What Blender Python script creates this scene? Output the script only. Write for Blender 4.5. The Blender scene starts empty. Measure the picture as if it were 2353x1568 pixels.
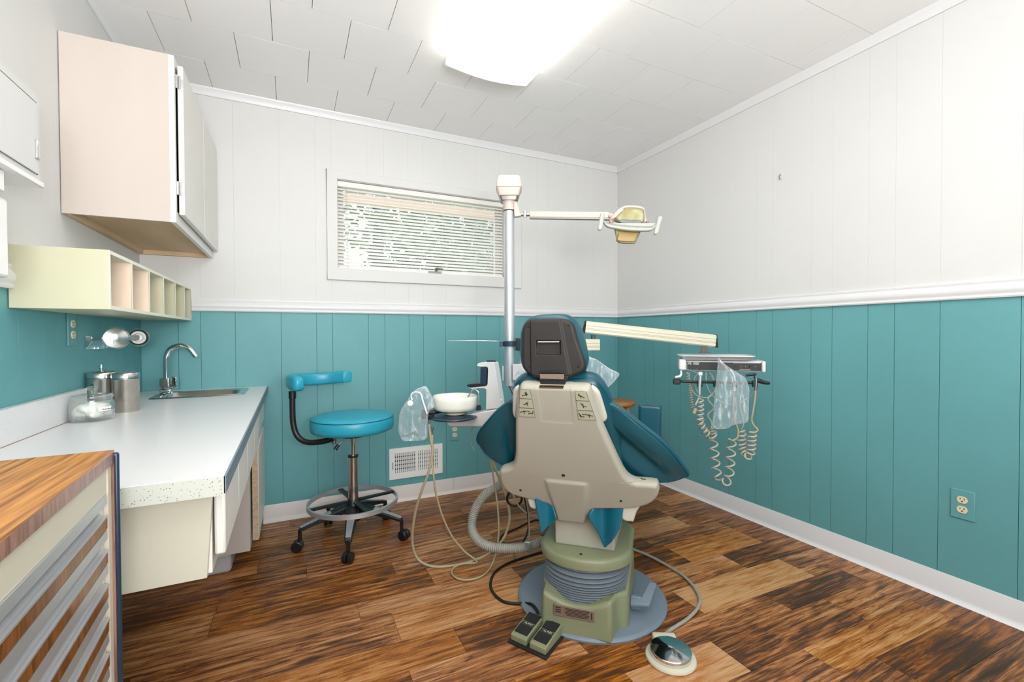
import bpy, bmesh, math, random
import numpy as np
from mathutils import Vector, Matrix
random.seed(7)
# ------------------------------------------------------------------ camera, light, exposure
SC = bpy.context.scene
COL = SC.collection
H0, FPX = 1.0897, 1044.82
def _axes(yaw, pitch, roll):
    y, p, r = np.radians([yaw, pitch, roll])
    F = np.array([np.sin(y)*np.cos(p), np.cos(y)*np.cos(p), -np.sin(p)])
    R = np.array([np.cos(y), -np.sin(y), 0]); U = np.cross(R, F)
    return F, R*np.cos(r)+U*np.sin(r), U*np.cos(r)-R*np.sin(r)
CF, CR, CU = _axes(25.819, .884, -.2025)
CP = np.array([0, 0, H0])
cam = bpy.data.objects.new('camera', bpy.data.cameras.new('camera')); COL.objects.link(cam)
cam.data.sensor_width = 36; cam.data.lens = FPX/2353*36; cam.data.clip_start = .02
cam.matrix_world = Matrix(((CR[0], CU[0], -CF[0], 0), (CR[1], CU[1], -CF[1], 0), (CR[2], CU[2], -CF[2], H0), (0, 0, 0, 1)))
SC.camera = cam
SC.view_settings.view_transform = 'Standard'; SC.view_settings.look = 'None'
SC.view_settings.gamma = 1; SC.view_settings.use_curve_mapping = False
SC.view_settings.exposure = 0.10
LAMP = 3.6      # ceiling fixture diffusers
W = bpy.data.worlds.new('sky'); SC.world = W; W.use_nodes = True
wn = W.node_tree; wn.nodes.clear()
bg = wn.nodes.new('ShaderNodeBackground'); wo = wn.nodes.new('ShaderNodeOutputWorld')
bg.inputs[0].default_value = (.86, .93, 1, 1); bg.inputs[1].default_value = 3.2
wn.links.new(bg.outputs[0], wo.inputs[0])
def area(name, loc, rot, sx, sy, power, col=(1, 1, 1)):
    l = bpy.data.lights.new(name, 'AREA'); l.shape = 'RECTANGLE'; l.size = sx; l.size_y = sy
    l.energy = power; l.color = col
    o = bpy.data.objects.new(name, l); COL.objects.link(o); o.location = loc; o.rotation_euler = rot
    return o
# added soft fill from behind the camera, set at the made-up rear window
area('rear_fill', (.55, -1.36, 1.45), (math.radians(90), 0, 0), 1.9, 1.3, 18, (1, .99, .97))
# added fill behind the camera, aimed up to brighten the ceiling
area('ceiling_fill', (.12, -.80, 1.30), (math.radians(152), 0, 0), .8, .8, 82, (1, .975, .94))

# ------------------------------------------------------------------ geometry helpers
def ray(u, v): return CF + CR*(u-1176.5)/FPX - CU*(v-784)/FPX
def at(u, v, d): return CP + ray(u, v)*d
def onA(u, v, ax, val):
    r = ray(u, v); return CP + r*((val-CP[ax])/r[ax])
def onX(u, v, x): return onA(u, v, 0, x)
def onY(u, v, y): return onA(u, v, 1, y)
def onZ(u, v, z): return onA(u, v, 2, z)
def onP(u, v, p0, n):
    r = ray(u, v); return CP + r*(((p0-CP)@n)/(r@n))
def A(*a): return np.array(a, float)
def unit(v): v = np.array(v, float); return v/np.linalg.norm(v)
def crop(x0, y0, s): return lambda x, y: (x0+x/s, y0+y/s)

def lin(c):
    if isinstance(c, str):
        c = [int(c[i:i+2], 16)/255 for i in (0, 2, 4)]
        c = [x/12.92 if x <= .04045 else ((x+.055)/1.055)**2.4 for x in c]
    return (c[0], c[1], c[2], 1)
MATS = {}
def mat(name, col, rough=.5, metal=0, bump=0, bscale=40, var=0, vscale=6, spec=.5, trans=0, alpha=1, coat=0, emit=0, stretch=(1, 1, 1), col2=None):
    m = bpy.data.materials.new(name); m.use_nodes = True; nt = m.node_tree; b = nt.nodes['Principled BSDF']
    b.inputs['Base Color'].default_value = lin(col); b.inputs['Roughness'].default_value = rough
    b.inputs['Metallic'].default_value = metal; b.inputs['Specular IOR Level'].default_value = spec
    b.inputs['Transmission Weight'].default_value = trans; b.inputs['Alpha'].default_value = alpha
    b.inputs['Coat Weight'].default_value = coat
    tc = nt.nodes.new('ShaderNodeTexCoord'); mp = nt.nodes.new('ShaderNodeMapping'); mp.inputs['Scale'].default_value = stretch
    nt.links.new(tc.outputs['Object'], mp.inputs[0])
    if bump:
        n = nt.nodes.new('ShaderNodeTexNoise'); n.inputs['Scale'].default_value = bscale; n.inputs['Detail'].default_value = 3
        nt.links.new(mp.outputs[0], n.inputs[0])
        bp = nt.nodes.new('ShaderNodeBump'); bp.inputs['Strength'].default_value = bump; bp.inputs['Distance'].default_value = .004
        nt.links.new(n.outputs[0], bp.inputs['Height']); nt.links.new(bp.outputs[0], b.inputs['Normal'])
    if var or col2:
        n = nt.nodes.new('ShaderNodeTexNoise'); n.inputs['Scale'].default_value = vscale; n.inputs['Detail'].default_value = 4
        nt.links.new(mp.outputs[0], n.inputs[0])
        mx = nt.nodes.new('ShaderNodeMix'); mx.data_type = 'RGBA'
        c = lin(col); d = lin(col2) if col2 else tuple([x*(1-var) for x in c[:3]]+[1])
        mx.inputs[6].default_value = c; mx.inputs[7].default_value = d
        rp = nt.nodes.new('ShaderNodeMapRange'); rp.inputs[1].default_value = .35; rp.inputs[2].default_value = .7
        nt.links.new(n.outputs[0], rp.inputs[0]); nt.links.new(rp.outputs[0], mx.inputs[0]); nt.links.new(mx.outputs[2], b.inputs['Base Color'])
    if emit:
        b.inputs['Emission Color'].default_value = lin(col); b.inputs['Emission Strength'].default_value = emit
    MATS[name] = m; return m

# ---- object plumbing
def obj(name, bm, m, parent=None, smooth=False, bevel=0, seg=2, angle=35):
    me = bpy.data.meshes.new(name)
    bmesh.ops.remove_doubles(bm, verts=bm.verts, dist=1e-6)
    bmesh.ops.recalc_face_normals(bm, faces=bm.faces)
    bm.to_mesh(me); bm.free()
    return objm(name, me, m, parent, smooth, bevel, seg, angle)
def objm(name, me, m, parent=None, smooth=False, bevel=0, seg=2, angle=35):
    if isinstance(m, str): m = MATS[m]
    if not me.materials: me.materials.append(m)
    o = bpy.data.objects.new(name, me); COL.objects.link(o)
    if smooth:
        for p in me.polygons: p.use_smooth = True
        if smooth != 'all':
            me.set_sharp_from_angle(angle=math.radians(angle))
    if bevel:
        md = o.modifiers.new('bevel', 'BEVEL'); md.width = bevel; md.segments = seg; md.limit_method = 'ANGLE'
        md.angle_limit = math.radians(angle); md.harden_normals = False
        for p in me.polygons: p.use_smooth = True
        if smooth != 'all': me.set_sharp_from_angle(angle=math.radians(angle))
    if parent is not None: setp(o, parent)
    return o
def setp(o, parent):
    o.parent = parent
    w = Matrix.Identity(4); q = parent; chain = []
    while q is not None: chain.append(q); q = q.parent
    for q in reversed(chain):
        w = w @ (q.matrix_parent_inverse if q.parent is not None else Matrix.Identity(4)) @ Matrix.Translation(q.location)
    o.matrix_parent_inverse = w.inverted()
def thing(name, label, cat, loc=(0, 0, 0), group=None):
    o = bpy.data.objects.new(name, None); COL.objects.link(o); o.location = tuple(float(x) for x in loc); o.empty_display_size = .05
    o['label'] = label; o['category'] = cat
    if group: o['group'] = group
    return o
def tag(o, label, cat, group=None):
    o['label'] = label; o['category'] = cat
    if group: o['group'] = group
    return o
def structe(name):
    o = bpy.data.objects.new(name, None); COL.objects.link(o); o['kind'] = 'structure'; return o
# ---- bmesh primitives (world coordinates)
def B(): return bmesh.new()
def box(bm, lo, hi):
    x0, y0, z0 = lo; x1, y1, z1 = hi
    v = [bm.verts.new(p) for p in ((x0,y0,z0),(x1,y0,z0),(x1,y1,z0),(x0,y1,z0),(x0,y0,z1),(x1,y0,z1),(x1,y1,z1),(x0,y1,z1))]
    for f in ((0,3,2,1),(4,5,6,7),(0,1,5,4),(1,2,6,5),(2,3,7,6),(3,0,4,7)): bm.faces.new([v[i] for i in f])
    return bm
def obox(bm, c, ex, ey, ez, sx, sy, sz):
    c, ex, ey, ez = map(np.array, (c, ex, ey, ez)); v = []
    for k in (-.5, .5):
        for i, j in ((-.5,-.5),(.5,-.5),(.5,.5),(-.5,.5)): v.append(bm.verts.new(c+ex*sx*i+ey*sy*j+ez*sz*k))
    for f in ((0,3,2,1),(4,5,6,7),(0,1,5,4),(1,2,6,5),(2,3,7,6),(3,0,4,7)): bm.faces.new([v[i] for i in f])
    return bm
def prism(bm, pts, vec):
    a = [bm.verts.new(p) for p in pts]; b = [bm.verts.new(np.array(p)+vec) for p in pts]
    bm.faces.new(a[::-1]); bm.faces.new(b); n = len(a)
    for i in range(n): bm.faces.new((a[i], a[(i+1) % n], b[(i+1) % n], b[i]))
    return bm
def basis(ax):
    ax = unit(ax); t = A(0, 0, 1) if abs(ax[2]) < .9 else A(1, 0, 0)
    e1 = unit(np.cross(t, ax)); e2 = np.cross(ax, e1); return e1, e2, ax
def lathe(bm, prof, c, ax=(0, 0, 1), n=32, sx=1, e=None):
    e1, e2, a = e if e else basis(ax); c = np.array(c, float); rings = []
    for r, z in prof:
        if r < 1e-6: rings.append([bm.verts.new(c+a*z)])
        else: rings.append([bm.verts.new(c+a*z+e1*(r*sx*math.cos(2*math.pi*i/n))+e2*(r*math.sin(2*math.pi*i/n))) for i in range(n)])
    for p, q in zip(rings, rings[1:]):
        if len(p) == 1 and len(q) == 1: continue
        for i in range(n):
            j = (i+1) % n
            if len(p) == 1: bm.faces.new((p[0], q[j], q[i]))
            elif len(q) == 1: bm.faces.new((p[i], p[j], q[0]))
            else: bm.faces.new((p[i], p[j], q[j], q[i]))
    return bm
def cyl(bm, a, b, r, n=20, r2=None):
    a, b = np.array(a, float), np.array(b, float); L = np.linalg.norm(b-a); r2 = r if r2 is None else r2
    return lathe(bm, [(0, 0), (r, 0), (r2, L), (0, L)], a, b-a, n)
def catmull(P, n=8, closed=False):
    P = [np.array(p, float) for p in P]; out = []; m = len(P)
    rng = range(m) if closed else range(m-1)
    for i in rng:
        if closed: p0, p1, p2, p3 = P[(i-1) % m], P[i], P[(i+1) % m], P[(i+2) % m]
        else: p0, p1, p2, p3 = P[max(i-1, 0)], P[i], P[i+1], P[min(i+2, m-1)]
        for k in range(n):
            t = k/n; out.append(.5*((2*p1)+(-p0+p2)*t+(2*p0-5*p1+4*p2-p3)*t*t+(-p0+3*p1-3*p2+p3)*t**3))
    if not closed: out.append(P[-1])
    return out
def tube(bm, pts, r, n=8, caps=True, sx=1):
    pts = [np.array(p, float) for p in pts]; m = len(pts)
    rad = r if callable(r) else (lambda i: r)
    T = [unit(pts[min(i+1, m-1)]-pts[max(i-1, 0)]) for i in range(m)]
    e1 = basis(T[0])[0]; rings = []
    for i in range(m):
        e1 = unit(e1-T[i]*(e1@T[i])); e2 = np.cross(T[i], e1); rr = rad(i)
        rings.append([bm.verts.new(pts[i]+e1*rr*sx*math.cos(2*math.pi*k/n)+e2*rr*math.sin(2*math.pi*k/n)) for k in range(n)])
    for p, q in zip(rings, rings[1:]):
        for k in range(n): bm.faces.new((p[k], p[(k+1) % n], q[(k+1) % n], q[k]))
    if caps: bm.faces.new(rings[0][::-1]); bm.faces.new(rings[-1])
    return bm
def sweep(bm, prof, a, b, out, up=(0, 0, 1)):
    """extrude a profile [(outward, height)] from a to b"""
    a, b, out, up = map(lambda q: np.array(q, float), (a, b, out, up))
    pa = [a+out*x+up*z for x, z in prof]; return prism(bm, pa, b-a)
def helix(path, rc, turns, per=12):
    P = catmull(path, 20); L = [0]
    for a, b in zip(P, P[1:]): L.append(L[-1]+np.linalg.norm(b-a))
    N = int(turns*per); out = []; e1 = None; L = np.array(L); P = np.array(P)
    for i in range(N+1):
        s = L[-1]*i/N; p = A(*[np.interp(s, L, P[:, k]) for k in range(3)])
        q = A(*[np.interp(min(s+.004, L[-1]), L, P[:, k]) for k in range(3)]); o = A(*[np.interp(max(s-.004, 0), L, P[:, k]) for k in range(3)])
        t = unit(q-o)
        if e1 is None: e1 = basis(t)[0]
        e1 = unit(e1-t*(e1@t)); e2 = np.cross(t, e1); w = 2*math.pi*i/per
        r = rc(i/N) if callable(rc) else rc
        out.append(p+e1*r*math.cos(w)+e2*r*math.sin(w))
    return out
def frame(o, ex, ey):
    ex = unit(ex); ey = unit(ey); return (np.array(o, float), ex, ey, np.cross(ex, ey))
def fpx(fr, pts):
    """pixels -> 2-D coordinates in the frame's plane"""
    o, ex, ey, en = fr; out = []
    for u, v in pts:
        p = onP(u, v, o, en)-o; out.append((p@ex, p@ey))
    return out
def pillow(fr, out, T, R, disp=None, nr=44, nc=34, smoothn=5, wr=0, seed=0, rows=False):
    """closed slab over a smooth outline, edges rounded with radius R, optional relief disp(x,y)"""
    o, ex, ey, en = fr
    P = np.array(catmull([np.array(p) for p in out], smoothn, True)) if smoothn > 1 else np.array(out, float)
    Q = np.roll(P, -1, 0); y0, y1 = P[:, 1].min(), P[:, 1].max(); e = (y1-y0)*1e-4
    t = np.linspace(0, 1, nr); t = .5*t+.5*(.5-.5*np.cos(np.pi*t)); ys = y0+e+(y1-y0-2*e)*t
    if rows: ys = np.unique(np.round(np.concatenate([ys, np.clip(P[:, 1], y0+e, y1-e)]), 5)); nr = len(ys)
    c = np.linspace(0, 1, nc); c = .45*c+.55*(.5-.5*np.cos(np.pi*c))
    bm = B(); G = [[], []]
    dirs = Q-P; l2 = (dirs**2).sum(1)+1e-12
    rnd = np.random.RandomState(seed); ph = rnd.rand(6, 3)*6.28; fq = rnd.rand(6, 2)*60-30
    for y in ys:
        m = ((P[:, 1] <= y) & (Q[:, 1] > y)) | ((Q[:, 1] <= y) & (P[:, 1] > y))
        xs = P[m, 0]+(y-P[m, 1])/(Q[m, 1]-P[m, 1])*(Q[m, 0]-P[m, 0]); a, b = xs.min(), xs.max()
        ra, rb = [], []
        for k, s in enumerate(c):
            x = a+(b-a)*s; w = np.array([x, y])-P; tt = np.clip((w*dirs).sum(1)/l2, 0, 1)
            d = np.sqrt(((w-dirs*tt[:, None])**2).sum(1)).min()
            if k in (0, nc-1) : d = 0
            h = T/2*(math.sqrt(max(0, 1-(1-d/R)**2)) if d < R else 1)
            dz = disp(x, y) if disp else 0
            if wr: dz += wr*sum(abs(math.sin((fq[i, 0]*x+fq[i, 1]*y)*.9+ph[i, 0]))-.5 for i in range(6))*min(1, d/R)
            q = o+ex*x+ey*y+en*dz
            ra.append(bm.verts.new(q+en*h)); rb.append(bm.verts.new(q-en*h) if d > 0 else ra[-1])
        G[0].append(ra); G[1].append(rb)
    for g, s in ((G[0], 1), (G[1], -1)):
        for i in range(nr-1):
            for k in range(nc-1):
                f = [g[i][k], g[i][k+1], g[i+1][k+1], g[i+1][k]]
                try: bm.faces.new(f[::s])
                except ValueError: pass
    for i in (0, nr-1):
        for k in range(nc-1):
            f = []
            for v in (G[0][i][k], G[0][i][k+1], G[1][i][k+1], G[1][i][k]):
                if v not in f: f.append(v)
            if len(f) > 2:
                try: bm.faces.new(f)
                except ValueError: pass
    return bm
def ss(a, b, x): t = min(1, max(0, (x-a)/(b-a))); return t*t*(3-2*t)
def text(s, fr, x, y, size, m, parent, name='lettering', ext=.0004, align='CENTER'):
    c = bpy.data.curves.new(name, 'FONT'); c.body = s; c.size = size; c.extrude = ext; c.align_x = align
    t = bpy.data.objects.new('tmp', c); COL.objects.link(t)
    dg = bpy.context.evaluated_depsgraph_get(); me = bpy.data.meshes.new_from_object(t.evaluated_get(dg))
    bpy.data.objects.remove(t); o, ex, ey, en = fr
    for v in me.vertices: v.co = Vector(o+ex*(v.co.x+x)+ey*(v.co.y+y)+en*v.co.z)
    me.materials.clear(); return objm(name, me, m, parent)

# ------------------------------------------------------------------ materials
mat('teal_paint', '64a2a7', .5, bump=.12, bscale=260, var=.07, vscale=2.5)
mat('teal_groove', '1f5c61', .8)
mat('white_paint', 'd7d7d6', .55, bump=.08, bscale=200, var=.03, vscale=2)
mat('white_groove', 'dcdcdb', .8)
mat('trim_white', 'dddddf', .35, bump=.04, bscale=60)
mat('trim_pink', 'dbd4d1', .4, var=.03)
mat('tile_white', 'f4f3f3', .85, bump=.25, bscale=420, var=.02, vscale=3)
mat('tile_gap', '5d5049', .9)
mat('enamel', 'eeeeee', .3)
mat('lamp_lens', 'fffdf6', .4, emit=LAMP)
mat('lamp_end', 'efe6cf', .4, emit=1.2)
mat('cabinet_pink', 'c2b8b0', .55, bump=.05, bscale=60, var=.06, vscale=5, stretch=(1, 1, .25))
mat('cabinet_white', 'e6e3dd', .42, bump=.04, bscale=50, var=.03)
mat('raw_wood', 'd9bd98', .7, bump=.2, bscale=30, var=.2, vscale=9, stretch=(1, .2, 1))
mat('cream', 'cdc9b7', .45, var=.04, vscale=4)
mat('cubby_cream', 'c4c2a6', .5, var=.06, vscale=6)
mat('cubby_pink', 'e8d2bd', .5, var=.08, vscale=8)
mat('cubby_edge', 'efeee0', .5)
mat('steel', 'cccdcb', .2, 1, bump=.05, bscale=90, stretch=(1, 1, .1))
mat('steel_worn', 'c9c3bb', .27, 1, bump=.08, bscale=60, var=.15, vscale=40)
mat('chrome', 'd8dadc', .08, 1)
mat('dull_metal', '8f8f8c', .4, 1)
mat('aluminium', 'c9cdd2', .42, .75, bump=.03, bscale=80, stretch=(1, .05, 1))
mat('black_plastic', '16181a', .38)
mat('black_rough', '1b1b1c', .75, bump=.6, bscale=700)
mat('soft_black', '0d0e10', .5)
mat('navy_vinyl', '1d3348', .3)
mat('vinyl_mid', '0c5e73', .3, bump=.03, bscale=300, var=.1)
mat('vinyl_light', '2a9fba', .34, bump=.03, bscale=300, var=.08, vscale=5)
mat('vinyl_dark', '0a4957', .33, bump=.05, bscale=260, var=.12, vscale=6)
mat('shell_beige', 'a8a497', .42, bump=.06, bscale=500, var=.04, vscale=4)
mat('shell_light', 'bcbab0', .4, bump=.04, bscale=400)
mat('sticker', 'a9a892', .5)
mat('olive', '84896b', .42, bump=.03, bscale=200, var=.08, vscale=7)
mat('cover_white', 'd7d7d8', .36)
mat('cover_cream', 'c9c4b0', .4)
mat('lamp_pink', 'cbb9b0', .4)
mat('bluegrey', '74828f', .45, bump=.05, bscale=120, var=.08, vscale=9)
mat('bellows', '69737c', .55)
mat('copper_plate', '8d7668', .4, .3)
mat('hose_beige', 'a69b7d', .45)
mat('hose_white', 'b2ae9f', .42)
mat('hose_grey', '9a9990', .5)
mat('bowl_white', 'e4e4da', .25, coat=.4)
mat('ivory', 'e8d9b8', .4)
mat('outlet_hole', '2a2622', .7)
mat('vent_white', 'efefed', .45)
mat('dark_void', '14161a', .9)
mat('cotton', 'f3efe8', .95, bump=.6, bscale=30)
mat('headrest_shell', '211c1a', .62, bump=.16, bscale=600, var=.2, vscale=60)
mat('amber', 'a5884f', .35)
mat('taupe', '857d68', .5)
mat('shield_grey', '6d7270', .4)
mat('handle_grey', 'a9aaa3', .5)
mat('hanger_brown', '4c453c', .5)
mat('amber_pale', 'adae88', .3, col2='8e8250', vscale=14)
mat('honey_wood', 'b97a42', .45, bump=.05, bscale=40, var=.35, vscale=16, stretch=(1, .15, 1))
mat('slat_white', 'eae8e4', .5)
mat('eave', 'e6b9a3', .8)
mat('bark', '50525c', .9, bump=.8, bscale=20, var=.3)
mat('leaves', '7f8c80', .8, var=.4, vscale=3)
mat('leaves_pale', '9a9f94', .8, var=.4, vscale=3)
mat('lawn', '9aa66f', .95, var=.3, vscale=.7)
mat('rough_edge', 'cdb59a', .9, bump=.8, bscale=300, var=.3, vscale=120)
mat('bin_grey', 'b9b7b8', .4)
mat('shelf_tray', 'c4c6c9', .35, .35)
def glassy(name, col=(.95, .97, .97), rough=.02, tr=.75, bump=0, bs=20, white=0):
    m = bpy.data.materials.new(name); m.use_nodes = True; nt = m.node_tree; nt.nodes.clear()
    out = nt.nodes.new('ShaderNodeOutputMaterial'); mx = nt.nodes.new('ShaderNodeMixShader'); t = nt.nodes.new('ShaderNodeBsdfTransparent')
    t.inputs[0].default_value = (*col, 1); p = nt.nodes.new('ShaderNodeBsdfPrincipled')
    p.inputs['Base Color'].default_value = (.9, .93, .95, 1); p.inputs['Roughness'].default_value = rough
    if not white: p.inputs['Metallic'].default_value = .9
    lw = nt.nodes.new('ShaderNodeLayerWeight'); lw.inputs[0].default_value = .35
    mr = nt.nodes.new('ShaderNodeMapRange'); mr.inputs[3].default_value = 1-tr; mr.inputs[4].default_value = min(1, 1.75-tr)
    if white:
        pw = nt.nodes.new('ShaderNodeMath'); pw.operation = 'POWER'; pw.inputs[1].default_value = 1.6; nt.links.new(lw.outputs['Facing'], pw.inputs[0]); nt.links.new(pw.outputs[0], mr.inputs[0])
    else: nt.links.new(lw.outputs['Facing'], mr.inputs[0])
    if bump:
        tc = nt.nodes.new('ShaderNodeTexCoord'); n = nt.nodes.new('ShaderNodeTexNoise'); n.inputs['Scale'].default_value = bs; n.inputs['Detail'].default_value = 2; n.inputs['Distortion'].default_value = 1.5
        nt.links.new(tc.outputs['Object'], n.inputs[0]); b = nt.nodes.new('ShaderNodeBump'); b.inputs['Strength'].default_value = bump; b.inputs['Distance'].default_value = .02
        nt.links.new(n.outputs[0], b.inputs['Height']); nt.links.new(b.outputs[0], p.inputs['Normal']); nt.links.new(b.outputs[0], lw.inputs['Normal'])
    fac = mr.outputs[0]
    if white:  # white streaks in the opacity: highlights painted along the folds of the film
        tc2 = nt.nodes.new('ShaderNodeTexCoord'); mp2 = nt.nodes.new('ShaderNodeMapping'); mp2.inputs['Scale'].default_value = (1, 1, .22); nt.links.new(tc2.outputs['Object'], mp2.inputs[0])
        n2 = nt.nodes.new('ShaderNodeTexNoise'); n2.inputs['Scale'].default_value = 46; n2.inputs['Detail'].default_value = 3; n2.inputs['Distortion'].default_value = 1.2; nt.links.new(mp2.outputs[0], n2.inputs[0])
        m2 = nt.nodes.new('ShaderNodeMapRange'); m2.inputs[1].default_value = .54; m2.inputs[2].default_value = .72; m2.inputs[4].default_value = .38; nt.links.new(n2.outputs[0], m2.inputs[0])
        ad = nt.nodes.new('ShaderNodeMath'); ad.use_clamp = True; nt.links.new(fac, ad.inputs[0]); nt.links.new(m2.outputs[0], ad.inputs[1]); fac = ad.outputs[0]
    nt.links.new(fac, mx.inputs[0]); nt.links.new(t.outputs[0], mx.inputs[1]); nt.links.new(p.outputs[0], mx.inputs[2]); nt.links.new(mx.outputs[0], out.inputs[0])
    MATS[name] = m; return m
glassy('window_glass', (.98, 1, 1), .02, .95)
glassy('jar_glass', (.96, .98, .97), .04, .93)
glassy('acrylic', (.85, .93, .93), .06, .78)
glassy('plastic_film', (.93, .97, .99), .2, .90, bump=1.0, bs=13, white=1)
def mat_wood_floor():
    m = bpy.data.materials.new('floor_wood'); m.use_nodes = True; nt = m.node_tree; N = nt.nodes; L = nt.links
    b = N['Principled BSDF']; b.inputs['Roughness'].default_value = .38
    geo = N.new('ShaderNodeNewGeometry'); oi = N.new('ShaderNodeObjectInfo'); sep = N.new('ShaderNodeSeparateColor'); L.new(oi.outputs['Color'], sep.inputs[0])
    off = N.new('ShaderNodeVectorMath'); off.operation = 'SCALE'; L.new(oi.outputs['Color'], off.inputs[0]); off.inputs[3].default_value = 37
    add = N.new('ShaderNodeVectorMath'); L.new(geo.outputs['Position'], add.inputs[0]); L.new(off.outputs[0], add.inputs[1])
    def noise(sc, scale, det, dist=0):
        mp = N.new('ShaderNodeMapping'); mp.inputs['Scale'].default_value = sc; L.new(add.outputs[0], mp.inputs[0])
        n = N.new('ShaderNodeTexNoise'); n.inputs['Scale'].default_value = scale; n.inputs['Detail'].default_value = det; n.inputs['Distortion'].default_value = dist
        L.new(mp.outputs[0], n.inputs[0]); return n.outputs[0]
    grain = noise((.05, 1, 1), 210, 6, .5); blot = noise((.22, 1, 1), 17, 9, 1.1); saw = noise((1, .1, 1), 160, 2, .3); patch = noise((.5, 1, 1), 3.2, 3, .6)
    wv = N.new('ShaderNodeTexWave'); wv.wave_type = 'BANDS'; wv.bands_direction = 'Y'; mp = N.new('ShaderNodeMapping'); mp.inputs['Scale'].default_value = (.12, 1, 1)
    L.new(add.outputs[0], mp.inputs[0]); L.new(mp.outputs[0], wv.inputs[0]); wv.inputs['Scale'].default_value = 9; wv.inputs['Distortion'].default_value = 7; wv.inputs['Detail'].default_value = 3; wv.inputs['Detail Scale'].default_value = 2
    def math_(op, a, c, d=None):
        n = N.new('ShaderNodeMath'); n.operation = op
        for i, q in enumerate((a, c, d)):
            if q is None: continue
            if isinstance(q, (int, float)): n.inputs[i].default_value = q
            else: L.new(q, n.inputs[i])
        return n.outputs[0]
    ck = noise((.08, 1, 1), 40, 5, .8); ab = math_('ABSOLUTE', math_('SUBTRACT', ck, .5), 0); crk = N.new('ShaderNodeMapRange'); crk.inputs[1].default_value = 0; crk.inputs[2].default_value = .045; crk.inputs[3].default_value = -.22; crk.inputs[4].default_value = 0; L.new(ab, crk.inputs[0])
    v = math_('ADD', math_('MULTIPLY_ADD', grain, .9, -.45), crk.outputs[0])
    v = math_('MULTIPLY_ADD', math_('SUBTRACT', blot, .5), .85, v)
    v = math_('MULTIPLY_ADD', math_('SUBTRACT', wv.outputs[0], .5), .16, v)
    v = math_('MULTIPLY_ADD', math_('SUBTRACT', saw, .5), .10, v)
    v = math_('MULTIPLY_ADD', math_('SUBTRACT', patch, .5), .6, v)
    k = math_('MULTIPLY_ADD', sep.outputs[1], -.62, 1.15); v = math_('MULTIPLY', v, k)
    v = math_('ADD', math_('ADD', v, sep.outputs[0]), .045)
    cr = N.new('ShaderNodeValToRGB'); e = cr.color_ramp.elements
    e[0].position = .12; e[0].color = lin('3a2415'); e[1].position = .92; e[1].color = lin('c49a70')
    for p, c in ((.32, '573216'), (.5, '885127'), (.68, 'ac733f')): q = e.new(p); q.color = lin(c)
    L.new(v, cr.inputs[0]); hs = N.new('ShaderNodeHueSaturation'); hs.inputs['Hue'].default_value = .5
    sat = math_('MULTIPLY_ADD', sep.outputs[2], .2, .93); L.new(sat, hs.inputs['Saturation']); L.new(cr.outputs[0], hs.inputs['Color']); L.new(hs.outputs[0], b.inputs['Base Color'])
    bp = N.new('ShaderNodeBump'); bp.inputs['Strength'].default_value = .25; bp.inputs['Distance'].default_value = .003; L.new(v, bp.inputs['Height']); L.new(bp.outputs[0], b.inputs['Normal'])
    MATS['floor_wood'] = m
mat_wood_floor()
def mat_laminate():
    # warm striped wood laminate of the instrument cabinet
    for nm, st, c1, c2 in (('laminate_top', (1, .035, 1), 'c98a45', '86501f'), ('laminate_side', (1, 1, .08), '9c7263', '6f4b3c'), ('laminate_front', (1, 1, .1), '8f5a2c', '5f3714')):
        m = bpy.data.materials.new(nm); m.use_nodes = True; nt = m.node_tree; N = nt.nodes; L = nt.links; b = N['Principled BSDF']; b.inputs['Roughness'].default_value = .3
        tc = N.new('ShaderNodeTexCoord'); mp = N.new('ShaderNodeMapping'); mp.inputs['Scale'].default_value = st; L.new(tc.outputs['Object'], mp.inputs[0])
        n = N.new('ShaderNodeTexNoise'); n.inputs['Scale'].default_value = 150; n.inputs['Detail'].default_value = 5; n.inputs['Distortion'].default_value = .12; L.new(mp.outputs[0], n.inputs[0])
        cr = N.new('ShaderNodeValToRGB'); cr.color_ramp.elements[0].position = .35; cr.color_ramp.elements[0].color = lin(c2); cr.color_ramp.elements[1].position = .62; cr.color_ramp.elements[1].color = lin(c1)
        L.new(n.outputs[0], cr.inputs[0]); L.new(cr.outputs[0], b.inputs['Base Color']); MATS[nm] = m
mat_laminate()
def mat_speckle(nm, base, dens, scale, thr):
    m = bpy.data.materials.new(nm); m.use_nodes = True; nt = m.node_tree; N = nt.nodes; L = nt.links; b = N['Principled BSDF']; b.inputs['Roughness'].default_value = .3
    tc = N.new('ShaderNodeTexCoord'); v = N.new('ShaderNodeTexVoronoi'); v.inputs['Scale'].default_value = scale; L.new(tc.outputs['Object'], v.inputs[0])
    n = N.new('ShaderNodeTexNoise'); n.inputs['Scale'].default_value = scale*.3; L.new(tc.outputs['Object'], n.inputs[0])
    a = N.new('ShaderNodeMath'); a.operation = 'LESS_THAN'; L.new(v.outputs['Distance'], a.inputs[0]); a.inputs[1].default_value = thr
    c = N.new('ShaderNodeSeparateColor'); L.new(v.outputs['Color'], c.inputs[0]); d = N.new('ShaderNodeMath'); d.operation = 'LESS_THAN'; L.new(c.outputs[0], d.inputs[0]); d.inputs[1].default_value = dens
    e = N.new('ShaderNodeMath'); e.operation = 'MULTIPLY'; L.new(a.outputs[0], e.inputs[0]); L.new(d.outputs[0], e.inputs[1])
    mx = N.new('ShaderNodeMix'); mx.data_type = 'RGBA'; mx.inputs[6].default_value = lin(base); mx.inputs[7].default_value = lin('6a5a48'); L.new(e.outputs[0], mx.inputs[0]); L.new(mx.outputs[2], b.inputs['Base Color'])
    MATS[nm] = m
mat_speckle('counter_laminate', 'e0e1e3', .32, 120, .095)
mat_speckle('counter_apron', 'bfc2b9', .8, 210, .2)

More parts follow.
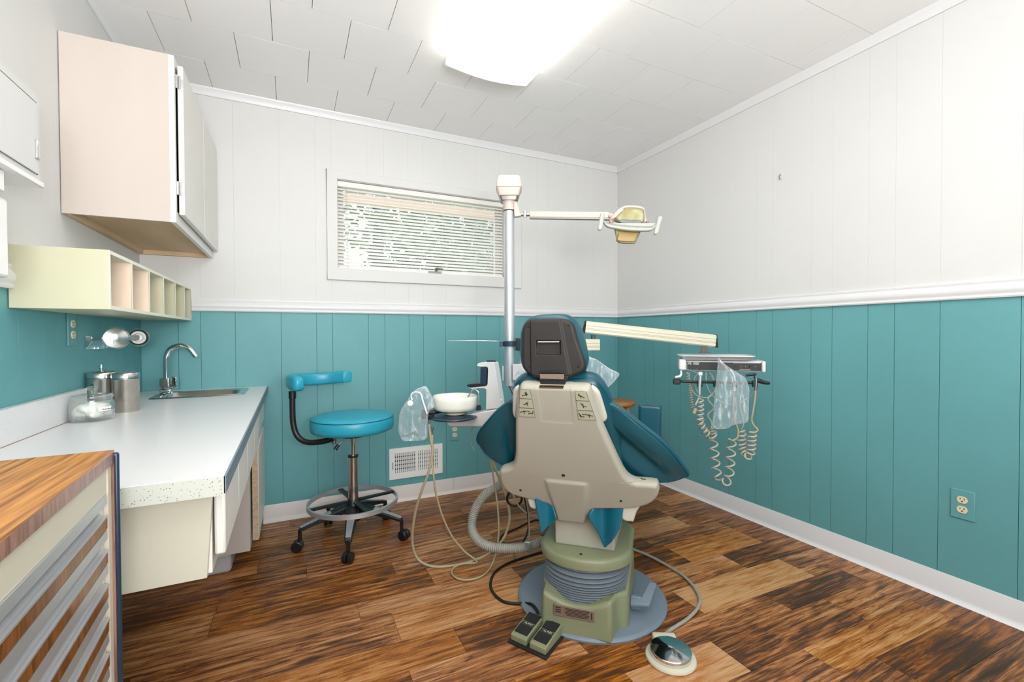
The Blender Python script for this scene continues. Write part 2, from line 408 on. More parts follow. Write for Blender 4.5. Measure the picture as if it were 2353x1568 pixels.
# ------------------------------------------------------------------ room
D, XR, XL, YF, CEIL = 2.9826, 2.4061, -.7113, -1.45, 2.44
RAIL0, RAIL1 = 1.221, 1.290
SL = -.032      # the planks run very slightly askew to the wall
floor = structe('floor')
b = B(); box(b, (XL-.1, YF-.1, -.05), (XR+.1, D+.1, -.006)); sub = obj('subfloor', b, 'dark_void', floor)
rows = [2.9826+.08, 2.83, 2.70, 2.585, 2.46, 2.325, 2.178, 2.055, 1.895, 1.775, 1.588, 1.437, 1.264, 1.14, .98, .852, .70, .56, .43, .27, .13, 0, -.16, -.30, -.44, -.60, -.74, -.9, -1.06, -1.2, -1.33, -1.6]
known = {  # row index -> joint x positions and (x from which, tone) notes
    1: [-.6, .386, 1.6], 0: [-.02, .9, 1.75], 2: [.2, .93, 1.9], 4: [-.155, .75, 1.45, 2.26], 5: [.05, .96, 2.14], 6: [-.28, .415, 1.2, 2.02],
    7: [-.285, .55, 1.52, 2.02], 8: [.226, .912, 1.66, 2.2], 9: [-.471, .339, 1.0, 1.703, 2.2], 10: [.528, 1.12, 1.89], 11: [.33, .9, 1.434, 2.1],
    12: [-.2, .62, 1.076, 1.76, 2.26], 13: [.1, .95, 1.322, 1.95], 14: [.4, 1.05, 1.574, 2.255], 15: [.2, .9, 1.75]}
tones = {(11, 1.434): (.80, .75), (13, .95): (.80, .9), (9, 1.703): (.74, .6), (7, 1.52): (.78, .9), (5, 2.14): (.74, .8), (9, .339): (.78, .6), (10, -.71): (.62, .4),
         (10, .528): (.34, .1), (8, .226): (.62, .4), (8, -.71): (.66, .4), (10, 1.12): (.62, .3), (10, 1.89): (.36, .1), (12, 1.076): (.5, .2), (12, 1.76): (.34, .1), (13, 1.322): (.40, .1),
         (14, 1.574): (.66, .35), (14, 1.05): (.47, .1), (15, .9): (.45, .1), (9, 1.0): (.4, .1), (11, .9): (.42, .1), (12, .62): (.5, .2), (11, .33): (.6, .3), (14, 2.255): (.4, .1), (6, 2.02): (.45, .1), (13, 1.95): (.5, .1)}
for i in range(len(rows)-1):
    ya, yb = rows[i+1], rows[i]
    if i in known: js = [XL]+[j for j in known[i]]+[XR]
    else:
        x = XL+random.uniform(.2, .9); js = [XL]
        while x < XR-.15: js.append(x); x += random.uniform(.55, 1.15)
        js.append(XR)
    for xa, xb in zip(js, js[1:]):
        b = B(); g = .0007
        pts = []
        for x, y in ((xa+g, ya+g), (xb-g, ya+g), (xb-g, yb-g), (xa+g, yb-g)): pts.append((x, min(D, max(YF, y+SL*(x-1))), 0))
        if abs(pts[0][1]-pts[3][1]) < .004 and abs(pts[1][1]-pts[2][1]) < .004: continue
        prism(b, [(p[0], p[1], -.006) for p in pts], A(0, 0, .006))
        o = obj('floor_plank', b, 'floor_wood', floor)
        key = (i, round(xa, 3)) if xa > XL+.01 else (i, -.71)
        t, sm = tones.get(key, (random.choice([.34, .42, .47, .5, .56, .62]), random.choice([.05, .1, .2, .35])))
        t = .54+(t-.54)*.85; o.color = (t+random.uniform(-.02, .02), sm, random.uniform(.2, .9), 1)
ceil = structe('ceiling')
b = B(); box(b, (XL-.1, YF-.1, CEIL+.006), (XR+.1, D+.1, CEIL+.05)); obj('ceiling_board', b, 'tile_gap', ceil)
ty = [D]; y = 2.690
while y > YF: ty.append(y); y -= .3065
ty.append(YF)
for i in range(len(ty)-1):
    x0 = .243 if i in (0, 2, 4, 6, 8, 10, 12, 14) else .088
    xs = sorted([XL]+[x0+.3092*k for k in range(-6, 12) if XL+.03 < x0+.3092*k < XR-.01]+[XR])
    for xa, xb in zip(xs, xs[1:]):
        g = .0012; b = B(); dz = random.uniform(0, .0012)
        box(b, (xa+g, ty[i+1]+g, CEIL-dz), (xb-g, ty[i]-g, CEIL+.007)); obj('ceiling_tile', b, 'tile_white', ceil)
# walls: strips of tongue-and-groove panelling, teal below the rail and white above
def wall(name, axis, pos, sgn, cuts, lo, hi, hole=None):
    """axis: 0 = wall plane x=pos, 1 = plane y=pos; sgn = outward (away from room)"""
    w = structe(name)
    def bx(a, c, z0, z1, t0, t1):
        bm = B(); p, q = pos+sgn*t0, pos+sgn*t1
        if axis == 1: box(bm, (a, min(p, q), z0), (c, max(p, q), z1))
        else: box(bm, (min(p, q), a, z0), (max(p, q), c, z1))
        return bm
    def rects(a, c, z0, z1):
        if not hole or c <= hole[0] or a >= hole[1]: return [(a, c, z0, z1)]
        h0, h1, k0, k1 = hole; out = []
        if a < h0: out.append((a, h0, z0, z1))
        if c > h1: out.append((h1, c, z0, z1))
        m, n = max(a, h0), min(c, h1)
        if z0 < k0: out.append((m, n, z0, min(z1, k0)))
        if z1 > k1: out.append((m, n, max(z0, k1), z1))
        return out
    def joined(nm, z0, z1, t0, t1, m):
        bm = B()
        for r in rects(lo-.09, hi+.09, z0, z1):
            q = bx(*r, t0, t1); me = bpy.data.meshes.new('t'); q.to_mesh(me); q.free(); bm.from_mesh(me); bpy.data.meshes.remove(me)
        obj(nm, bm, m, w)
    joined('backing_board', 0, RAIL0+.03, .006, .10, 'teal_groove'); joined('backing_board', RAIL0+.03, CEIL+.05, .006, .10, 'white_groove')
    cs = [lo]+[c for c in cuts if lo+.01 < c < hi-.01]+[hi]
    for a, c in zip(cs, cs[1:]):
        g = .0009
        for z0, z1, m in ((0, RAIL0+.03, 'teal_paint'), (RAIL0+.03, CEIL, 'white_paint')):
            bm = B()
            gg = g if m == 'teal_paint' else .00018
            for (p, q, r, s) in rects(a+gg, c-gg, z0, z1):
                t = bx(p, q, r, s, 0, .0065); me = bpy.data.meshes.new('t'); t.to_mesh(me); t.free(); bm.from_mesh(me); bpy.data.meshes.remove(me)
            if len(bm.verts): obj('wall_panel', bm, m, w)
            else: bm.free()
    return w
WIN = (.250, 1.392, 1.492, 2.045)
cb = [-.55, -.449, -.287, -.056, .134, .224, .435, .537, .693, .789, .942, 1.167, 1.345, 1.44, 1.65, 1.75, 1.905, 2.006, 2.16, 2.38]
wall('wall_back', 1, D, 1, cb, XL, XR, WIN)
cr_ = [.688, .92, 1.077, 1.181, 1.336, 1.437, 1.646, 1.744, 1.927, 2.16, 2.313, 2.412, 2.563, 2.66, 2.87, .587, .378, .28, .097, -.14, -.29, -.40, -.55, -.65, -.86, -.96, -1.14]
wall('wall_right', 0, XR, 1, sorted(cr_), YF, D)
cl_ = [1.804, 1.949, 2.048, 2.203, 2.432, 2.613, 2.71, 2.87, 1.60, 1.44, 1.34, 1.13, 1.03, .8, .62, .5, .3, .1, -.1, -.3, -.5, -.7, -.95, -1.2]
wall('wall_left', 0, XL, -1, sorted(cl_), YF, D)
WIN2 = (-.45, 1.55, .75, 2.15)
wall('wall_front', 1, YF, -1, [-.5+.2*k for k in range(14)], XL, XR, WIN2)
# crown, rail, baseboards
crown = [(0, -.042), (.008, -.042), (.012, -.034), (.018, -.014), (.024, -.008), (.026, 0), (0, 0)]
rail = [(0, 0), (.013, 0), (.016, .006), (.013, .010), (.013, .016), (.018, .022), (.019, .040), (.012, .050), (.008, .056), (.012, .064), (.010, .069), (0, .069)]
base = [(0, 0), (.020, 0), (.016, .004), (.008, .011), (.0045, .022), (.004, .096), (.002, .100), (0, .100)]
n = 0
for nm, prof, z, m in (('crown', crown, CEIL, 'trim_white'), ('rail', rail, RAIL0, 'trim_white')):
    for a, c, o_ in (((XL, D), (XR, D), (0, -1)), ((XR, D), (XR, YF), (-1, 0)), ((XL, D), (XL, YF), (1, 0))):
        n += 1; bm = B(); aa = [a]; cc = [c]
        if nm == 'rail' and o_ == (1, 0): aa = [(XL, 1.75)]
        if nm == 'rail' and o_ == (0, -1): aa = [(-.487, D)]
        sweep(bm, prof, (*aa[0], z), (*cc[0], z), (*o_, 0)); o = obj('trim_%d' % n, bm, m, smooth=True, angle=50); o['kind'] = 'structure'
for nm, a, c, o_, seams, m in (('baseboard_back', (-.16, D), (XR, D), (0, -1), [.992], 'trim_pink'), ('baseboard_right', (XR, D), (XR, YF), (-1, 0), [1.741], 'trim_white'), ('baseboard_left', (XL, D), (XL, YF), (1, 0), [1.0], 'trim_pink')):
    w = structe(nm); ax = 0 if o_[0] == 0 else 1
    st = sorted([a[ax], c[ax]]+seams)
    for p, q in zip(st, st[1:]):
        bm = B(); A0 = (p+.0006, a[1]) if ax == 0 else (a[0], p+.0006); A1 = (q-.0006, a[1]) if ax == 0 else (a[0], q-.0006)
        sweep(bm, base, (*A0, 0), (*A1, 0), (*o_, 0)); obj('cove_strip', bm, m, w, smooth=True, angle=50)

# window with casing, sash, glass, crank
w = structe('window_1')
h0, h1, k0, k1 = WIN
bm = B()
for lo, hi in (((.197, D-.016, 1.424), (.258, D+.0, 2.093)), ((1.382, D-.016, 1.424), (1.516, D, 2.072)), ((.197, D-.0165, 2.040), (1.516, D, 2.093)), ((.197, D-.0165, 1.424), (1.516, D, 1.497))):
    box(bm, lo, hi)
obj('casing', bm, 'white_paint', w, bevel=.003)
bm = B()
for lo, hi in (((h0, D, k0), (h0+.006, D+.095, k1)), ((h1-.006, D, k0), (h1, D+.095, k1)), ((h0, D, k1-.006), (h1, D+.095, k1)), ((h0, D, k0), (h1, D+.095, k0+.008))): box(bm, lo, hi)
obj('jamb', bm, 'trim_pink', w)
bm = B(); s0 = D+.07
for lo, hi in (((h0+.006, s0, k0), (h0+.05, s0+.03, k1)), ((h1-.05, s0, k0), (h1-.006, s0+.03, k1)), ((h0, s0, k1-.045), (h1, s0+.03, k1)), ((h0, s0, k0), (h1, s0+.03, k0+.04))): box(bm, lo, hi)
obj('sash', bm, 'trim_pink', w, bevel=.003)
bm = B(); box(bm, (h0+.04, s0+.012, k0+.03), (h1-.04, s0+.016, k1-.03)); obj('pane', bm, 'window_glass', w)
c = onY(1000, 630, D-.005); bm = B(); box(bm, (c[0]-.04, D-.002, 1.497), (c[0]+.045, D+.03, 1.513)); cyl(bm, (c[0]+.01, D+.01, 1.51), (c[0]+.01, D-.004, 1.535), .009, 12)
cyl(bm, (c[0]+.01, D-.004, 1.535), (c[0]+.055, D-.008, 1.527), .006, 10)
obj('crank', bm, 'dull_metal', w, smooth=True)
# the blind
bl = thing('window_blind', 'white horizontal slat blind lowered over the small window in the back wall', 'blind', (.82, D+.03, k1))
bm = B(); box(bm, (h0+.008, D+.012, k1-.04), (h1-.008, D+.045, k1-.008)); obj('head_rail', bm, 'slat_white', bl, bevel=.002)
me = None; nz = 23
for i in range(nz):
    z = k1-.052-i*(.475/(nz-1))
    bm = B(); ang = math.radians(45); cw = .0245
    prof = [(-cw/2, 0), (-cw/4, .0014), (0, .0019), (cw/4, .0014), (cw/2, 0), (cw/2, -.0004), (0, .0014), (-cw/2, -.0004)]
    if me is None:
        P = [(h0+.012, D+.029+math.cos(ang)*x-math.sin(ang)*zz, math.sin(ang)*x+math.cos(ang)*zz) for x, zz in prof]
        prism(bm, P, A(h1-h0-.024, 0, 0)); s = obj('slat', bm, 'slat_white', bl, smooth=True, angle=60); me = s.data
    else:
        bm.free(); s = bpy.data.objects.new('slat', me); COL.objects.link(s); s.parent = bl; s.matrix_parent_inverse = Matrix.Translation(-bl.location)
    s.location = (0, 0, z)
bm = B(); box(bm, (h0+.012, D+.018, k0+.006), (h1-.012, D+.04, k0+.018)); obj('bottom_rail', bm, 'slat_white', bl, bevel=.002)
for x in (.315, .64, .93, 1.335):
    bm = B(); cyl(bm, (x, D+.014, k0+.012), (x, D+.014, k1-.03), .0009, 6); obj('ladder_cord', bm, 'slat_white', bl)
bm = B(); cyl(bm, (.318, D+.008, 1.49), (.312, D+.01, k1-.03), .0025, 8); obj('tilt_wand', bm, 'jar_glass', bl)
# unseen rear window, made up to go with the fill light behind the camera
w = structe('fill_window'); a0, a1, c0, c1 = WIN2; bm = B()
for lo, hi in (((a0-.06, YF-.09, c0-.06), (a0+.02, YF+.015, c1+.06)), ((a1-.02, YF-.09, c0-.06), (a1+.06, YF+.015, c1+.06)), ((a0, YF-.09, c1-.02), (a1, YF+.015, c1+.06)), ((a0, YF-.09, c0-.06), (a1, YF+.015, c0+.02)), ((.53, YF-.05, c0), (.57, YF-.02, c1))): box(bm, lo, hi)
obj('casing', bm, 'white_paint', w)
bm = B(); box(bm, (a0, YF-.04, c0), (a1, YF-.035, c1)); obj('pane', bm, 'window_glass', w)

# ------------------------------------------------------------------ outside: trees seen through the slats
g = B(); box(g, (-14, D+.5, -.62), (24, 30, -.6)); o = obj('lawn', g, 'lawn'); o['kind'] = 'structure'
o = B(); box(o, (-.6, D+.58, 2.075), (3.2, D+.62, 2.14)); e = obj('eave', o, 'eave'); e['kind'] = 'structure'
def tree(x, y, h, cw, m, label, trunk=.16, low=1.0, n=900, seed=1):
    t = thing('tree', label, 'tree', (x, y, -.6), 'trees outside the window')
    bm = B(); tube(bm, catmull([(x, y, -.6), (x+.05, y, 1), (x-.04, y, 2.2), (x+.1, y, h)], 5), lambda i: trunk*(1-.03*i), 10); obj('trunk', bm, 'bark', t, smooth=True)
    rnd = random.Random(seed); bm = B()
    for k in range(n):
        a = rnd.uniform(0, 6.28); r = cw*math.sqrt(rnd.random()); z = rnd.uniform(low, h+1); s = rnd.uniform(.04, .085)
        c = A(x+r*math.cos(a), y+r*math.sin(a), z); e1 = unit((rnd.uniform(-1, 1), rnd.uniform(-1, 1), rnd.uniform(-1, 1))); e2 = unit(np.cross(e1, (rnd.uniform(-1, 1), .3, 1)))
        v = [bm.verts.new(c+e1*s*1.6), bm.verts.new(c+e2*s), bm.verts.new(c-e1*s*1.6), bm.verts.new(c-e2*s)]; bm.faces.new(v)
    o = obj('foliage', bm, m, t); o['kind'] = 'stuff'
tr = at(873, 560, 7.0); tree(tr[0], tr[1], 4.2, .9, 'leaves', 'thick dark tree trunk seen through the left half of the blind', .13, 2.4, 900, 3)
tr = at(990, 600, 10.5); tree(tr[0], tr[1], 2.7, 1.5, 'leaves', 'leafy green tree seen through the middle of the blind', .1, 0.3, 4200, 5)
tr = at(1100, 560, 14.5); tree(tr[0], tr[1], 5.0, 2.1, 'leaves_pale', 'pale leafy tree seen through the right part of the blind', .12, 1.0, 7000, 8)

# ------------------------------------------------------------------ ceiling light
def lamp(x0, x1, y0, y1, label):
    t = thing('ceiling_light', label, 'light', ((x0+x1)/2, (y0+y1)/2, CEIL))
    bm = B(); box(bm, (x0+.05, y0+.01, CEIL-.035), (x1-.05, y1-.01, CEIL-.001)); obj('housing', bm, 'enamel', t)
    N = 14; prof = []
    for i in range(N+1):
        s = i/N; x = x0+(x1-x0)*s; z = CEIL-.070-.020*math.sin(math.pi*s); prof.append((x, z))
    prof = [(x0, CEIL-.045), (x0-.002, CEIL-.060)]+prof+[(x1+.002, CEIL-.060), (x1, CEIL-.045)]
    bm = B(); va = [bm.verts.new((x, y0+.006, z)) for x, z in prof]; vb = [bm.verts.new((x, y1-.006, z)) for x, z in prof]
    for i in range(len(prof)-1): bm.faces.new((va[i], va[i+1], vb[i+1], vb[i]))
    obj('lens', bm, 'lamp_lens', t, smooth='all')
    for y in (y0, y1-.006):
        bm = B(); prism(bm, [(x, y, z) for x, z in prof], A(0, .006, 0)); obj('end_cap', bm, 'lamp_end', t)
    return t
lamp(.672, 1.10, .86, 2.10, 'glowing white fluorescent fixture with a curved lens on the tiled ceiling')

# ------------------------------------------------------------------ worktop side
CT = .795
t = thing('worktop', 'white speckled laminate worktop with backsplash along the left wall', 'worktop', (-.42, 2.0, CT))
# slab built around the sink cut-out
SX0, SX1, SY0, SY1 = -.600, -.214, 2.585, 2.875
bm = B()
for lo, hi in (((XL+.002, 1.118, CT-.036), (-.131, SY0+.012, CT)), ((XL+.002, SY0+.012, CT-.036), (SX0+.012, D-.002, CT)), ((SX1-.012, SY0+.012, CT-.036), (-.131, D-.002, CT)), ((SX0+.012, SY1-.012, CT-.036), (SX1-.012, D-.002, CT))): box(bm, lo, hi)
obj('slab', bm, 'counter_laminate', t)
bm = B(); box(bm, (XL+.002, 1.112, CT-.040), (-.129, 1.118, CT-.001)); obj('end_band', bm, 'counter_apron', t)
bm = B(); box(bm, (-.131, 1.112, CT-.036), (-.127, D-.002, CT-.001)); obj('front_band', bm, 'bluegrey', t)['label'] = 'blue-grey laminate edge band'
bm = B(); box(bm, (XL+.002, 1.118, CT), (-.690, 2.215, CT+.098)); obj('backsplash', bm, 'counter_laminate', t)
bm = B(); box(bm, (-.690, 1.118, CT), (-.6885, 2.2, CT+.0012)); obj('caulk_line', bm, 'laminate_front', t)
# hanging drawer unit
t = thing('drawer_unit', 'cream drawer unit hung under the worktop with plain white drawer fronts', 'drawer unit', (-.43, 1.9, .76))
bm = B(); prism(bm, [(XL+.004, 1.19, .553), (-.174, 1.19, .553), (-.161, 1.19, .757), (XL+.004, 1.19, .757)], A(0, .016, 0)); obj('end_panel', bm, 'cream', t, bevel=.001)
bm = B(); box(bm, (-.182, 1.207, .556), (-.166, 2.36, .755)); obj('face_frame', bm, 'cabinet_white', t)
bm = B(); box(bm, (XL+.004, 1.206, .560), (-.184, 2.36, .575)); obj('bottom', bm, 'cabinet_white', t)
for a, c in ((1.207, 1.494), (1.498, 1.776), (1.780, 2.086), (2.090, 2.36)):
    bm = B(); box(bm, (-.162, a, .592), (-.140, c, .738)); obj('drawer_front', bm, 'cabinet_white', t, bevel=.006, seg=2)
# sink base cabinet
t = thing('sink_cabinet', 'white floor-standing cabinet with doors under the sink end of the worktop', 'cabinet', (-.43, 2.69, 0))
bm = B(); box(bm, (XL+.004, 2.385, .10), (-.182, 2.400, CT-.040)); obj('side_panel', bm, 'cabinet_pink', t)
bm = B(); box(bm, (XL+.004, 2.42, .0), (-.26, D-.01, .10)); obj('toe_kick', bm, 'bin_grey', t, bevel=.02, seg=4)
bm = B(); box(bm, (-.200, 2.401, .10), (-.182, D-.004, CT-.040)); obj('face_frame', bm, 'cabinet_white', t)
bm = B(); box(bm, (XL+.004, 2.401, .10), (-.201, D-.004, .116)); obj('bottom', bm, 'cabinet_white', t)
bm = B(); box(bm, (-.174, 2.395, .600), (-.150, 2.965, .738)); obj('drawer_front', bm, 'cabinet_white', t, bevel=.006)
bm = B(); box(bm, (-.172, 2.43, .125), (-.148, 2.965, .565)); dd_ = obj('door', bm, 'cabinet_white', t, bevel=.006)
bm = B(); box(bm, (-.174, 2.4285, .128), (-.150, 2.4305, .562)); obj('raw_edge', bm, 'rough_edge', dd_)
# sink
t = thing('sink', 'rectangular stainless steel sink set in the far end of the worktop', 'sink', (-.41, 2.73, CT))
def ring(z, ins, r):
    pts = []; x0, x1, y0, y1 = SX0+ins, SX1-ins, SY0+ins*.9, SY1-ins*.9
    for cx, cy, a0 in ((x1-r, y1-r, 0), (x0+r, y1-r, 90), (x0+r, y0+r, 180), (x1-r, y0+r, 270)):
        for k in range(6):
            a = math.radians(a0+18*k); pts.append((cx+r*math.cos(a), cy+r*math.sin(a), z))
    return pts
def loft(bm, rings, cap=True):
    R = [[bm.verts.new(p) for p in r] for r in rings]
    for a, c in zip(R, R[1:]):
        for i in range(len(a)): bm.faces.new((a[i], a[(i+1) % len(a)], c[(i+1) % len(a)], c[i]))
    if cap: bm.faces.new(R[-1])
    return bm
bm = loft(B(), [ring(CT+.0006, 0, .03), ring(CT+.005, .004, .03), ring(CT+.004, .030, .04), ring(CT+.0, .036, .05), ring(CT-.10, .048, .06), ring(CT-.135, .075, .05)])
obj('basin', bm, 'steel', t, smooth=True, angle=70)
bm = B(); lathe(bm, [(0, .003), (.018, .003), (.022, 0)], (-.40, 2.73, CT-.135), n=20); obj('drain', bm, 'chrome', t, smooth=True)
# faucet at the left end of the sink
fc = onZ(383, 905, CT+.005); fx, fy = fc[0], fc[1]
t = thing('faucet', 'chrome gooseneck faucet at the left end of the sink', 'faucet', (fx, fy, CT+.005))
bm = B(); box(bm, (fx-.024, fy-.030, CT+.005), (fx+.024, fy+.030, CT+.030)); obj('base', bm, 'chrome', t, bevel=.006, seg=3)
bm = B(); box(bm, (fx-.024, fy-.030, CT+.031), (fx+.017, fy+.030, CT+.084)); obj('valve_body', bm, 'chrome', t, bevel=.005, seg=3)
hd = unit(A(1, -.15, 0)); p0 = A(fx+.0, fy, CT+.07)
top = [p0, p0+A(0, 0, .09), p0+A(0, 0, .125)+hd*.004, p0+hd*.022+A(0, 0, .158), p0+hd*.060+A(0, 0, .172), p0+hd*.098+A(0, 0, .158), p0+hd*.122+A(0, 0, .125)]
bm = B(); tube(bm, catmull(top, 8), .0122, 16); obj('spout', bm, 'chrome', t, smooth=True)
bm = B(); cyl(bm, top[-1], top[-1]+A(.006, 0, -.008), .012, 14); obj('aerator', bm, 'chrome', t, smooth=True)
bm = B(); box(bm, (fx+.019, fy-.014, CT+.032), (fx+.044, fy+.016, CT+.088)); obj('lever', bm, 'chrome', t, bevel=.004, seg=2)
# canisters and jar
def canister(c, r, h, lab, knob, worn):
    t = thing('canister', lab, 'canister', (c[0], c[1], CT)); m = 'steel_worn' if worn else 'steel'
    bm = B(); lathe(bm, [(0, 0), (r*.95, 0), (r, .004), (r, h*.80), (r*1.02, h*.81), (r*1.02, h*.825), (r, h*.83)], (c[0], c[1], CT), n=40); obj('body', bm, m, t, smooth=True, angle=40)
    bm = B(); lathe(bm, [(r*1.01, h*.835), (r*1.035, h*.84), (r*1.035, h*.95), (r*1.0, h*.965), (r*.9, h*.985 if knob else h*.967), (0, h*(1.0 if knob else .968))], (c[0], c[1], CT), n=40); l = obj('lid', bm, 'steel', t, smooth=True, angle=40)
    if knob:
        bm = B(); lathe(bm, [(0, h), (.006, h), (.006, h+.008), (.009, h+.010), (.009, h+.024), (0, h+.025)], (c[0], c[1], CT), n=16); obj('knob', bm, 'chrome', l, smooth=True, angle=40)
    else:
        bm = B(); lathe(bm, [(0, h*.97), (r*.8, h*.97), (r*.8, h*.975), (0, h*.975)], (c[0], c[1], CT), n=30); obj('lid_top', bm, mat('lid_red', '8a3a3a', .4, .2, col2='b9a8a0', vscale=18), l)
    return t
def onvert(u, y): p = onY(u, 800, y); return p
cR = (-.583, 2.240); cL = (-.664, 2.272)
canister((cR[0], cR[1]), .042, .155, 'taller worn stainless canister with a reddish lid top beside the sink', False, True)
canister(cL, .0445, .158, 'polished stainless canister with a knobbed lid behind the glass jar', True, False)
jc = onZ(213, 950, CT); jx, jy = -.626, 2.050
t = thing('glass_jar', 'squat clear glass jar of cotton with a paper label on the worktop', 'jar', (jx, jy, CT)); r = .060
bm = B(); lathe(bm, [(0, .0), (r*.9, .0), (r*.98, .008), (r, .02), (r, .060), (r*.93, .068), (r*.90, .074), (r*.92, .078)], (jx, jy, CT), n=40)
lathe(bm, [(r*.86, .076), (r*.86, .066), (r*.94, .058), (r*.94, .014), (r*.8, .006), (0, .006)], (jx, jy, CT), n=40); obj('bowl', bm, 'jar_glass', t, smooth=True, angle=60)
bm = B(); lathe(bm, [(r*.95, .079), (r*.97, .083), (r*.9, .090), (r*.4, .094), (.010, .095), (.008, .102), (.016, .108), (.018, .114), (.010, .119), (0, .119)], (jx, jy, CT), n=36); obj('lid', bm, 'jar_glass', t, smooth=True, angle=60)
rnd = random.Random(4); bm = B()
for k in range(60):
    a = rnd.uniform(0, 6.28); q = .037*math.sqrt(rnd.random()); c = A(jx+q*math.cos(a), jy+q*math.sin(a), CT+.024+rnd.uniform(0, .024)); e = basis((rnd.random()-.5, rnd.random()-.5, 1))
    lathe(bm, [(0, -.016), (.014, -.010), (.020, 0), (.014, .010), (0, .015)], c, n=10, e=e)
o = obj('cotton', bm, 'cotton', t, smooth='all'); o['kind'] = 'stuff'
dv = unit(A(-jx, -jy, 0)); rt = np.cross(A(0, 0, 1), dv); ld = unit(dv*.9+rt*.6); e1 = np.cross(A(0, 0, 1), ld)
bm = B(); va = []
for i in range(9):
    a = (i-4)/4*.32; d = ld*math.cos(a)+e1*math.sin(a); va.append((A(jx, jy, 0)+d*(r+.0012), ))
lo = [bm.verts.new(p[0]+A(0, 0, CT+.036)) for p in va]; hi = [bm.verts.new(p[0]+A(0, 0, CT+.050)) for p in va]
for i in range(8): bm.faces.new((lo[i], lo[i+1], hi[i+1], hi[i]))
obj('paper_label', bm, 'enamel', t)
text('ALCOHOL', frame(A(jx, jy, CT+.0395)+ld*(r+.0018), e1, (0, 0, 1)), .006, 0, .0066, 'black_plastic', t)

# upper cabinet
t = thing('wall_cabinet', 'large pinkish wooden wall cabinet with white doors hung high on the left wall', 'cabinet', (-.55, 2.54, 1.512))
XC = -.386; y0, y1, z0, z1 = 2.085, D-.003, 1.512, 2.132
bm = B(); box(bm, (XL+.003, y0, z0), (XC-.018, y0+.014, z1)); obj('side_panel', bm, 'cabinet_pink', t)
bm = B(); box(bm, (XL+.003, y0+.014, z0+.022), (XC-.018, y1, z0+.032)); obj('bottom_board', bm, 'raw_wood', t)
bm = B(); box(bm, (XL+.003, y0+.014, z1-.014), (XC-.018, y1, z1)); obj('top_board', bm, 'cabinet_white', t)
bm = B(); box(bm, (XL+.003, y0+.014, z0), (XL+.022, y1, z0+.022)); box(bm, (XL+.022, y1-.02, z0), (XC-.018, y1, z0+.022)); obj('cleat', bm, 'raw_wood', t)
bm = B(); box(bm, (XC-.018, y0, z0), (XC, y0+.022, z1)); box(bm, (XC-.018, y1-.03, z0), (XC, y1, z1)); box(bm, (XC-.018, y0+.022, z0), (XC, y1-.03, z0+.045)); box(bm, (XC-.018, y0+.022, z1-.03), (XC, y1-.03, z1)); box(bm, (XC-.018, 2.54, z0+.045), (XC, 2.57, z1-.03))
obj('face_frame', bm, 'cabinet_white', t, bevel=.001)
bm = B(); box(bm, (XC-.05, y0+.02, z0+.04), (XC-.02, y1-.02, z1-.02)); obj('dark_interior', bm, 'dark_void', t)
for a, c, off in ((2.113, 2.553, .004), (2.559, 2.972, .004)):
    bm = B(); p = 0.0; box(bm, (XC+off, a, 1.548), (XC+off+.019, c, 2.112)); d = obj('door', bm, 'cabinet_white', t, bevel=.004)
    if a < 2.2:
        for z in (1.645, 2.045):
            bm = B(); box(bm, (XC+.0005, a-.014, z-.025), (XC+.006, a+.004, z+.025)); cyl(bm, (XC+.012, a-.004, z-.025), (XC+.012, a-.004, z+.025), .004, 10); box(bm, (XC+.009, a-.004, z-.014), (XC+.023, a-.0005, z+.014)); obj('hinge', bm, 'chrome', d, smooth=True)
# cubby shelf
t = thing('cubby_shelf', 'cream pigeonhole shelf with six open compartments below the wall cabinet', 'shelf', (-.60, 2.36, 1.168))
XS = -.490; y0, y1, z0, z1 = 1.750, D-.003, 1.168, 1.345
bm = B(); box(bm, (XL+.003, y0, z0), (XS, y0+.012, z1)); obj('end_panel', bm, 'cubby_cream', t)
bm = B(); box(bm, (XL+.003, y0+.012, z0), (XS, y1, z0+.010)); obj('bottom_board', bm, 'cubby_cream', t)
bm = B(); box(bm, (XL+.003, y0+.012, z1-.010), (XS, y1, z1)); obj('top_board', bm, 'cubby_edge', t)
bm = B(); box(bm, (XL+.003, y0+.012, z0+.010), (XL+.008, y1, z1-.010)); obj('back_board', bm, 'cubby_cream', t)
for i, y in enumerate((1.965, 2.175, 2.390, 2.605, 2.805, y1-.010)):
    bm = B(); box(bm, (XL+.009, y-.005, z0+.010), (XS-.001, y+.005, z1-.010)); obj('divider', bm, 'cubby_pink' if i < 2 else 'cubby_cream', t)
bm = B(); e = .0012
box(bm, (XS, y0, z1-.011), (XS+e, y1, z1)); box(bm, (XS, y0, z0), (XS+e, y1, z0+.011))
for y in (y0+.005, 1.965, 2.175, 2.390, 2.605, 2.805, y1-.006): box(bm, (XS, y-.005, z0+.011), (XS+e, y+.005, z1-.011))
obj('edge_banding', bm, 'cubby_edge', t)

